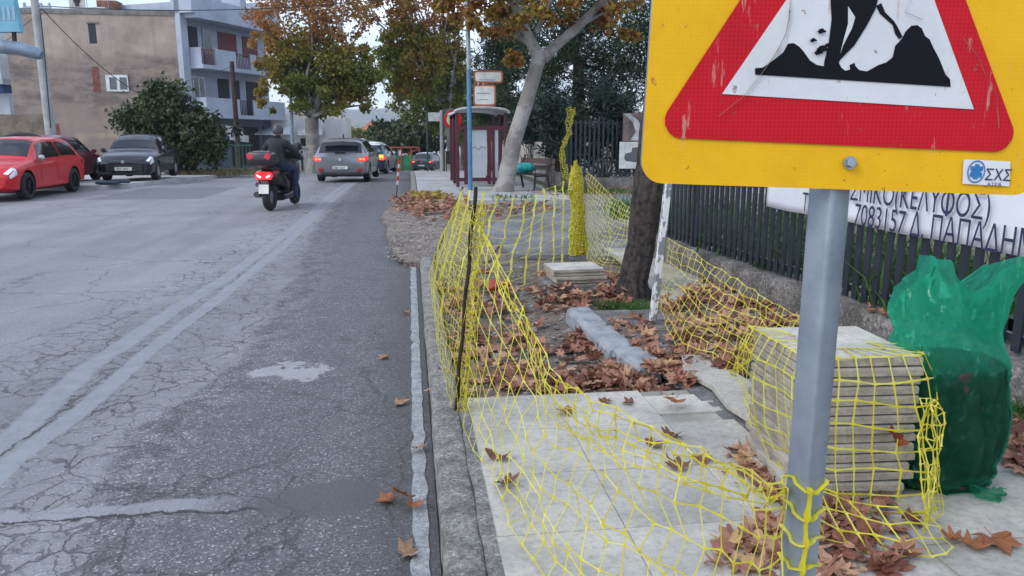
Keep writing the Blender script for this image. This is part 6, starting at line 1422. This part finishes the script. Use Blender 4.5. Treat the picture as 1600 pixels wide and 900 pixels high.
# ================================================================== BUS STOP, SHELTER, BENCH
m_mar=M('maroon_paint',(.085,.010,.022),.45,var=.15,scale=4,dirt=.3); m_acr=M('pale_panel',(.42,.45,.48),.3,var=.1,scale=1.5)
SY0=21.6; sx0,sx1=G(714,290,.13).x,D(790,250,SY0).x; shp=empty('bus_shelter',(sx0,SY0,.13),0,'maroon framed bus shelter with a curved white roof','bus shelter'); SWd=sx1-sx0; SL=3.2
hS=D(750,176,SY0).z-.13
for x in (0,SWd):
    for y in (0,SL/2,SL): mb=MB(); mb.box((x,y,hS/2),(.09,.09,hS)); mb.build('post',m_mar,shp,bev=.008)
for x0_,x1_ in ((.18,.30),(.62*SWd,.70*SWd),(.72*SWd,.76*SWd),(.86*SWd,.90*SWd)):
    mb=MB(); mb.box(((x0_+x1_)/2,0,hS*.42),(x1_-x0_,.05,hS*.78)); mb.build('upright',m_mar,shp)
for z,h_ in ((hS*.80,.10),(.20,.10)): mb=MB(); mb.box((SWd/2,-.004,z),(SWd,.06,h_)); mb.build('crossbar',m_mar,shp); mb=MB(); mb.box((SWd,SL/2,z),(.06,SL,h_)); mb.build('crossbar',m_mar,shp); mb=MB(); mb.box((0,SL/2,hS-.05),(.07,SL,h_)); mb.build('crossbar',m_mar,shp)
mb=MB(); mb.box((.43*SWd,.012,hS*.46),(.36*SWd,.02,hS*.62)); pn=mb.build('side_panel',m_acr,shp); mb=MB(); mb.tube([(.30*SWd,-.004,hS*.52),(.36*SWd,-.004,hS*.55),(.42*SWd,-.004,hS*.50),(.5*SWd,-.004,hS*.55),(.58*SWd,-.004,hS*.52)],.012,4); g_=mb.build('graffiti',M('grey_spray',(.15,.17,.2),.7),shp); g_.parent=pn
mb=MB(); mb.box((.81*SWd,.012,hS*.42),(.10,.02,hS*.7)); mb.build('glazing_strip',m_acr,shp)
mb=MB(); mb.box((.8*SWd,SL/2,.48),(.4,SL*.8,.05)); [mb.box((.8*SWd,y,.24),(.06,.06,.44)) for y in (.5,SL-.5)]; mb.build('bench_seat',m_mar,shp)
mb=MB(); mb.grid(lambda u,v:Vector((SWd/2-(SWd/2+.08)*math.cos(math.pi*u),-.18+(SL+.36)*v,hS-.02+.15*math.sin(math.pi*u)**.7)),20,2); mb.build('roof',M('roof_acrylic',(.55,.57,.60),.35,var=.1),shp,smooth=60,solid=.03)
for y in (-.18,SL+.18): mb=MB(); mb.tube([(SWd/2-(SWd/2+.09)*math.cos(math.pi*i/20),y,hS-.02+.155*math.sin(math.pi*i/20)**.7) for i in range(21)],.03,6); mb.build('roof_rim',m_rw,shp)
st_=empty('bus_stop_sign',AT(733,20.3,.13),0,'blue pole with two white bus stop boards framed in orange','bus stop sign'); b0=Vector(st_.location); st_.location.x=D(734,200,20.3).x; b0=Vector(st_.location)
m_bp=M('blue_pole_paint',(.07,.21,.36),.45,var=.12,scale=5,dirt=.3); mb=MB(); tz=D(732,108,20.3).z-b0.z; mb.tube([(0,0,0),(-.01,0,tz)],.062,12); mb.build('pole',m_bp,st_); mb=MB(); mb.tube([(-.01,0,tz),(-.03,0,tz+2.6)],.058,12); mb.build('upper_pole',m_galv,st_)
m_ofr=M('orange_frame',(.40,.10,.04),.5); 
for x0,y0,x1,y1 in ((740,110,786,130),(739,132,775,166)):
    a=D(x0,y0,20.3)-b0;c_=D(x1,y1,20.3)-b0; wv,hv=c_.x-a.x,a.z-c_.z; cc=(a+c_)/2
    mb=MB(); mb.prism(rrect(wv,hv,.07),cc+Vector((0,.03,0)),(1,0,0),(0,0,1),.03); f_=mb.build('board',m_ofr,st_,smooth=0); mb=MB(); mb.prism(rrect(wv-.09,hv-.09,.05),cc+Vector((0,-.003,0)),(1,0,0),(0,0,1),.008); q=mb.build('face',m_plate,st_,smooth=0); q.parent=f_
    mb=MB(); [mb.box(cc+Vector((-wv*.05,-.014,hv*z)),(wv*l,.004,.014)) for z,l in (((-.25,.55),) if hv<.5 else ((.1,.6),(-.2,.45)))]; q2=mb.build('print_lines',M('grey_print',(.12,.12,.13),.6),st_,smooth=0); q2.parent=f_
    mb=MB(); mb.box((a.x/2,.02,cc.z),(abs(a.x)+.1,.03,.03)); mb.build('bracket',m_galv,st_)
# round prohibition sign behind the shelter post
rs_=empty('round_sign',AT(708,27.5),0,'round red bordered traffic sign partly behind the shelter post','road sign'); z_=D(708,187,27.5).z-rs_.location.z
mb=MB(); mb.tube([(0,.03,0),(0,.03,z_+.3)],.03,8); mb.build('post',m_galv,rs_); mb=MB(); mb.lathe([(0,0),(.32,0),(.32,.02),(0,.02)],(0,-.01,z_),28,'y'); mb.build('disc',m_red,rs_); mb=MB(); mb.lathe([(0,-.006),(.22,-.006),(.22,0)],(0,-.013,z_),28,'y'); mb.build('centre',M('sign_cream',(.55,.45,.30),.5),rs_); mb=MB(); mb.box((0,-.024,z_),(.10,.006,.26),rot('Y',.6)); mb.build('symbol',m_dk,rs_)
# notice board post, concrete pole, bin
nb=empty('notice_board',AT(668,36.),0,'thin dark green pole carrying a blank white board','notice board'); z_=D(668,174,36).z-nb.location.z
mb=MB(); mb.tube([(0,0,0),(0,0,z_+.05)],.045,8); mb.build('pole',M('dark_green_paint',(.01,.05,.035),.5),nb); mb=MB(); mb.box((.36,0,z_-.25),(.62,.03,.40)); mb.build('board',m_rw,nb,bev=.01)
mb=MB(); mb.tube([(.76,0,0),(.76,0,z_+.02)],.045,8); mb.build('pole',M('dark_green_paint',(.01,.05,.035),.5),nb)
pole('concrete_pole',691,262,690,172,36.6,.11,.09,m_cp,'short pale concrete pole right of the white notice board')
tb_=empty('litter_bin',AT(703,35.6),0,'dark square litter bin on two legs beside the concrete pole','litter bin'); mb=MB(); mb.box((0,0,.75),(.4,.35,.55)); mb.build('body',m_trim,tb_,bev=.02); mb=MB(); [mb.tube([(x,0,0),(x,0,.5)],.025,6) for x in (-.17,.17)]; mb.build('legs',m_trim,tb_); mb=MB(); mb.box((0,0,1.05),(.46,.4,.04)); mb.build('lid',m_trim,tb_)
# striped stake on the road edge
sk=empty('marker_stake',G(619,313,0),0,'thin leaning stake wound with red and white tape at the road edge','stake'); b0=Vector(sk.location); tp=D(624,248,b0.y)-b0
mb=MB(); mb.tube([Vector((0,0,0)),tp],.012,6); mb.build('rod',m_rust,sk)
for k in range(6): mb=MB(); mb.tube([tp*(.38+.1*k),tp*(.38+.1*k+.098)],.026,8); mb.build('tape',m_red if k%2 else m_rw,sk)
# white painted splashes: bench
bc=D(823,285,20.6); bn_=empty('park_bench',(bc.x,20.4,.09),R(-62),'dark wooden bench with black iron frames under the leaning plane tree','bench')
m_bw=M('bench_wood',(.045,.032,.03),.7,var=.2,scale=8)
for k in range(3): mb=MB(); mb.box((0,-.17+.15*k,.45),(1.5,.12,.035)); mb.build('seat_slat',m_bw,bn_,bev=.004)
for k in range(2): mb=MB(); mb.box((0,.30+.03*k,.62+.17*k),(1.5,.03,.14),rot('X',-.2)); mb.build('back_slat',M('brown_slat',(.10,.06,.05),.7),bn_,bev=.004)
for s in (-.6,.6):
    mb=MB(); mb.tube([(s,-.24,0),(s,-.2,.43)],.03,6); mb.tube([(s,.2,.43),(s,.36,.95)],.03,6); mb.tube([(s,.2,.43),(s,.3,0)],.03,6); mb.tube([(s,-.24,.42),(s,.22,.42)],.03,6); mb.tube([(s,-.22,.43),(s,-.2,.66),(s,.24,.66)],.02,6); mb.build('iron_frame',m_trim,bn_)
mb=MB(); mb.grid(lambda u,v:Vector((.30*math.sin(math.pi*v)*math.cos(6.283*u)*(1+.2*math.sin(u*19)),.2*math.sin(math.pi*v)*math.sin(6.283*u),.14-.14*math.cos(math.pi*v)+.03*math.sin(u*25+v*7)*math.sin(math.pi*v))),24,12)
o=mb.build('plastic_bag',M('teal_plastic',(.0,.34,.33),.35,var=.25,scale=7,bump=.8,bscale=14),smooth=180); o.location=(bc.x-.12,20.32,.56); tag(o,'bright teal plastic bag lying on the bench','bag')
# garden wall and fences at the corner
m_gw=M('pale_garden_wall',(.44,.41,.37),.9,var=.15,scale=1.2,dirt=.3,bump=.4)
gw=empty('garden_wall',(4.25,24.,.1),0,'pale rendered garden wall behind the bench, with dark railings above','wall'); mb=MB(); mb.box((.12,7.5,.62),(.24,15,1.25)); mb.build('wall_body',m_gw,gw)
mb=MB(); k=0
while k*.14<15: mb.tube([(.12,k*.14,1.25),(.12,k*.14,1.7)],.012,4); k+=1
mb.build('bars',m_dk,gw); mb=MB(); mb.tube([(.12,0,1.68),(.12,15,1.68)],.02,5); mb.build('rail',m_dk,gw)
gf=empty('corner_fence',(4.3,20.9,.1),0,'dark blue slat fence at the corner in front of the oleanders','fence'); 
mb=MB(); mb.box((.1,1.6,.2),(.25,3.2,.4)); mb.box((4.,0,.15),(8,.25,.3)); mb.build('footing',m_conc2,gf)
mb=MB(); k=0
while k*.13<3.2: mb.box((.1,k*.13,1.25),(.02,.07,1.7)); k+=1
k=0
while k*.13<8: mb.box((k*.13,0,1.1),(.06,.02,1.55)); k+=1
mb.build('slats',m_fence,gf); mb=MB(); mb.box((.12,1.6,2.02),(.04,3.2,.04)); mb.box((.12,1.6,.5),(.04,3.2,.04)); mb.box((4,.02,1.8),(8,.04,.04)); mb.box((4,.02,.4),(8,.04,.04)); mb.build('rails',m_fence,gf)
# yellow net hanging on the corner post
gnet=empty('barrier_net',(4.1,20.5,.1),0,'tattered yellow net tied high on the corner fence post in front of the oleander','barrier net'); b0=Vector(gnet.location)
T7=curve([D(891,170,20.5)-b0,D(889,205,20.4)-b0,D(878,235,20.3)-b0,D(884,280,20.2)-b0]); 
net('hanging_net',lambda u,v:T7(u)+Vector(((v-.5)*.22*(1-.6*math.sin(u*3.)),.08*math.sin(v*12),0))+nz(u,v,120,7)*.08,34,6,.006,.007,gnet,seed=40,jit=.03)
# sofa poster on the fence
pp_=empty('furniture_poster',D(967,264,20.6),0,'furniture poster on the far fence, grey armchair below a brown panel','poster'); b0=Vector(pp_.location); wv=D(1030,264,20.6).x-b0.x; z1=D(967,221,20.6).z-b0.z; z2=D(967,176,20.6).z-b0.z
mb=MB(); mb.box((wv/2,0,z1/2),(wv,.02,z1-.02)); mb.build('lower_panel',m_plate,pp_); mb=MB(); mb.box((wv/2+.04,0,(z1+z2)/2),(wv-.08,.02,z2-z1-.02)); mb.build('upper_panel',M('poster_brown',(.20,.13,.12),.5,var=.3,scale=2),pp_)
mb=MB(); mb.prism([(.10,z2-.03),(.35,z2-.25),(.45,z1+.25),(.30,z1+.03),(.62,z1+.03),(.66,z1+.3),(.5,z2-.2),(.25,z2-.02)],(0,-.012,0),(1,0,0),(0,0,1),.004); mb.build('white_curve',m_rw,pp_,smooth=0)
m_sofa=M('print_grey',(.10,.10,.105),.6); mb=MB()
mb.prism([(.14,.30),(.16,.42),(.34,.46),(.36,.58),(.62,.60),(.85,.58),(.85,.22),(.62,.16),(.18,.22)],(0,-.012,0),(1,0,0),(0,0,1),.004); mb.build('armchair_print',m_sofa,pp_,smooth=0)
# haze: one closed box of thin air round everything
mb=MB(); mb.box((0,1100,60),(4200,2600,136)); hz=mb.build('haze',[],smooth=0)
m=bpy.data.materials.new('haze_air'); m.use_nodes=True; t=m.node_tree; t.nodes.remove(t.nodes['Principled BSDF']); v=nd(t,'ShaderNodeVolumePrincipled',{'Color':(.80,.87,1,1),'Density':.00033,'Anisotropy':.2}); t.links.new(v.outputs[0],t.nodes['Material Output'].inputs['Volume']); hz.data.materials.append(m); hz['kind']='stuff'
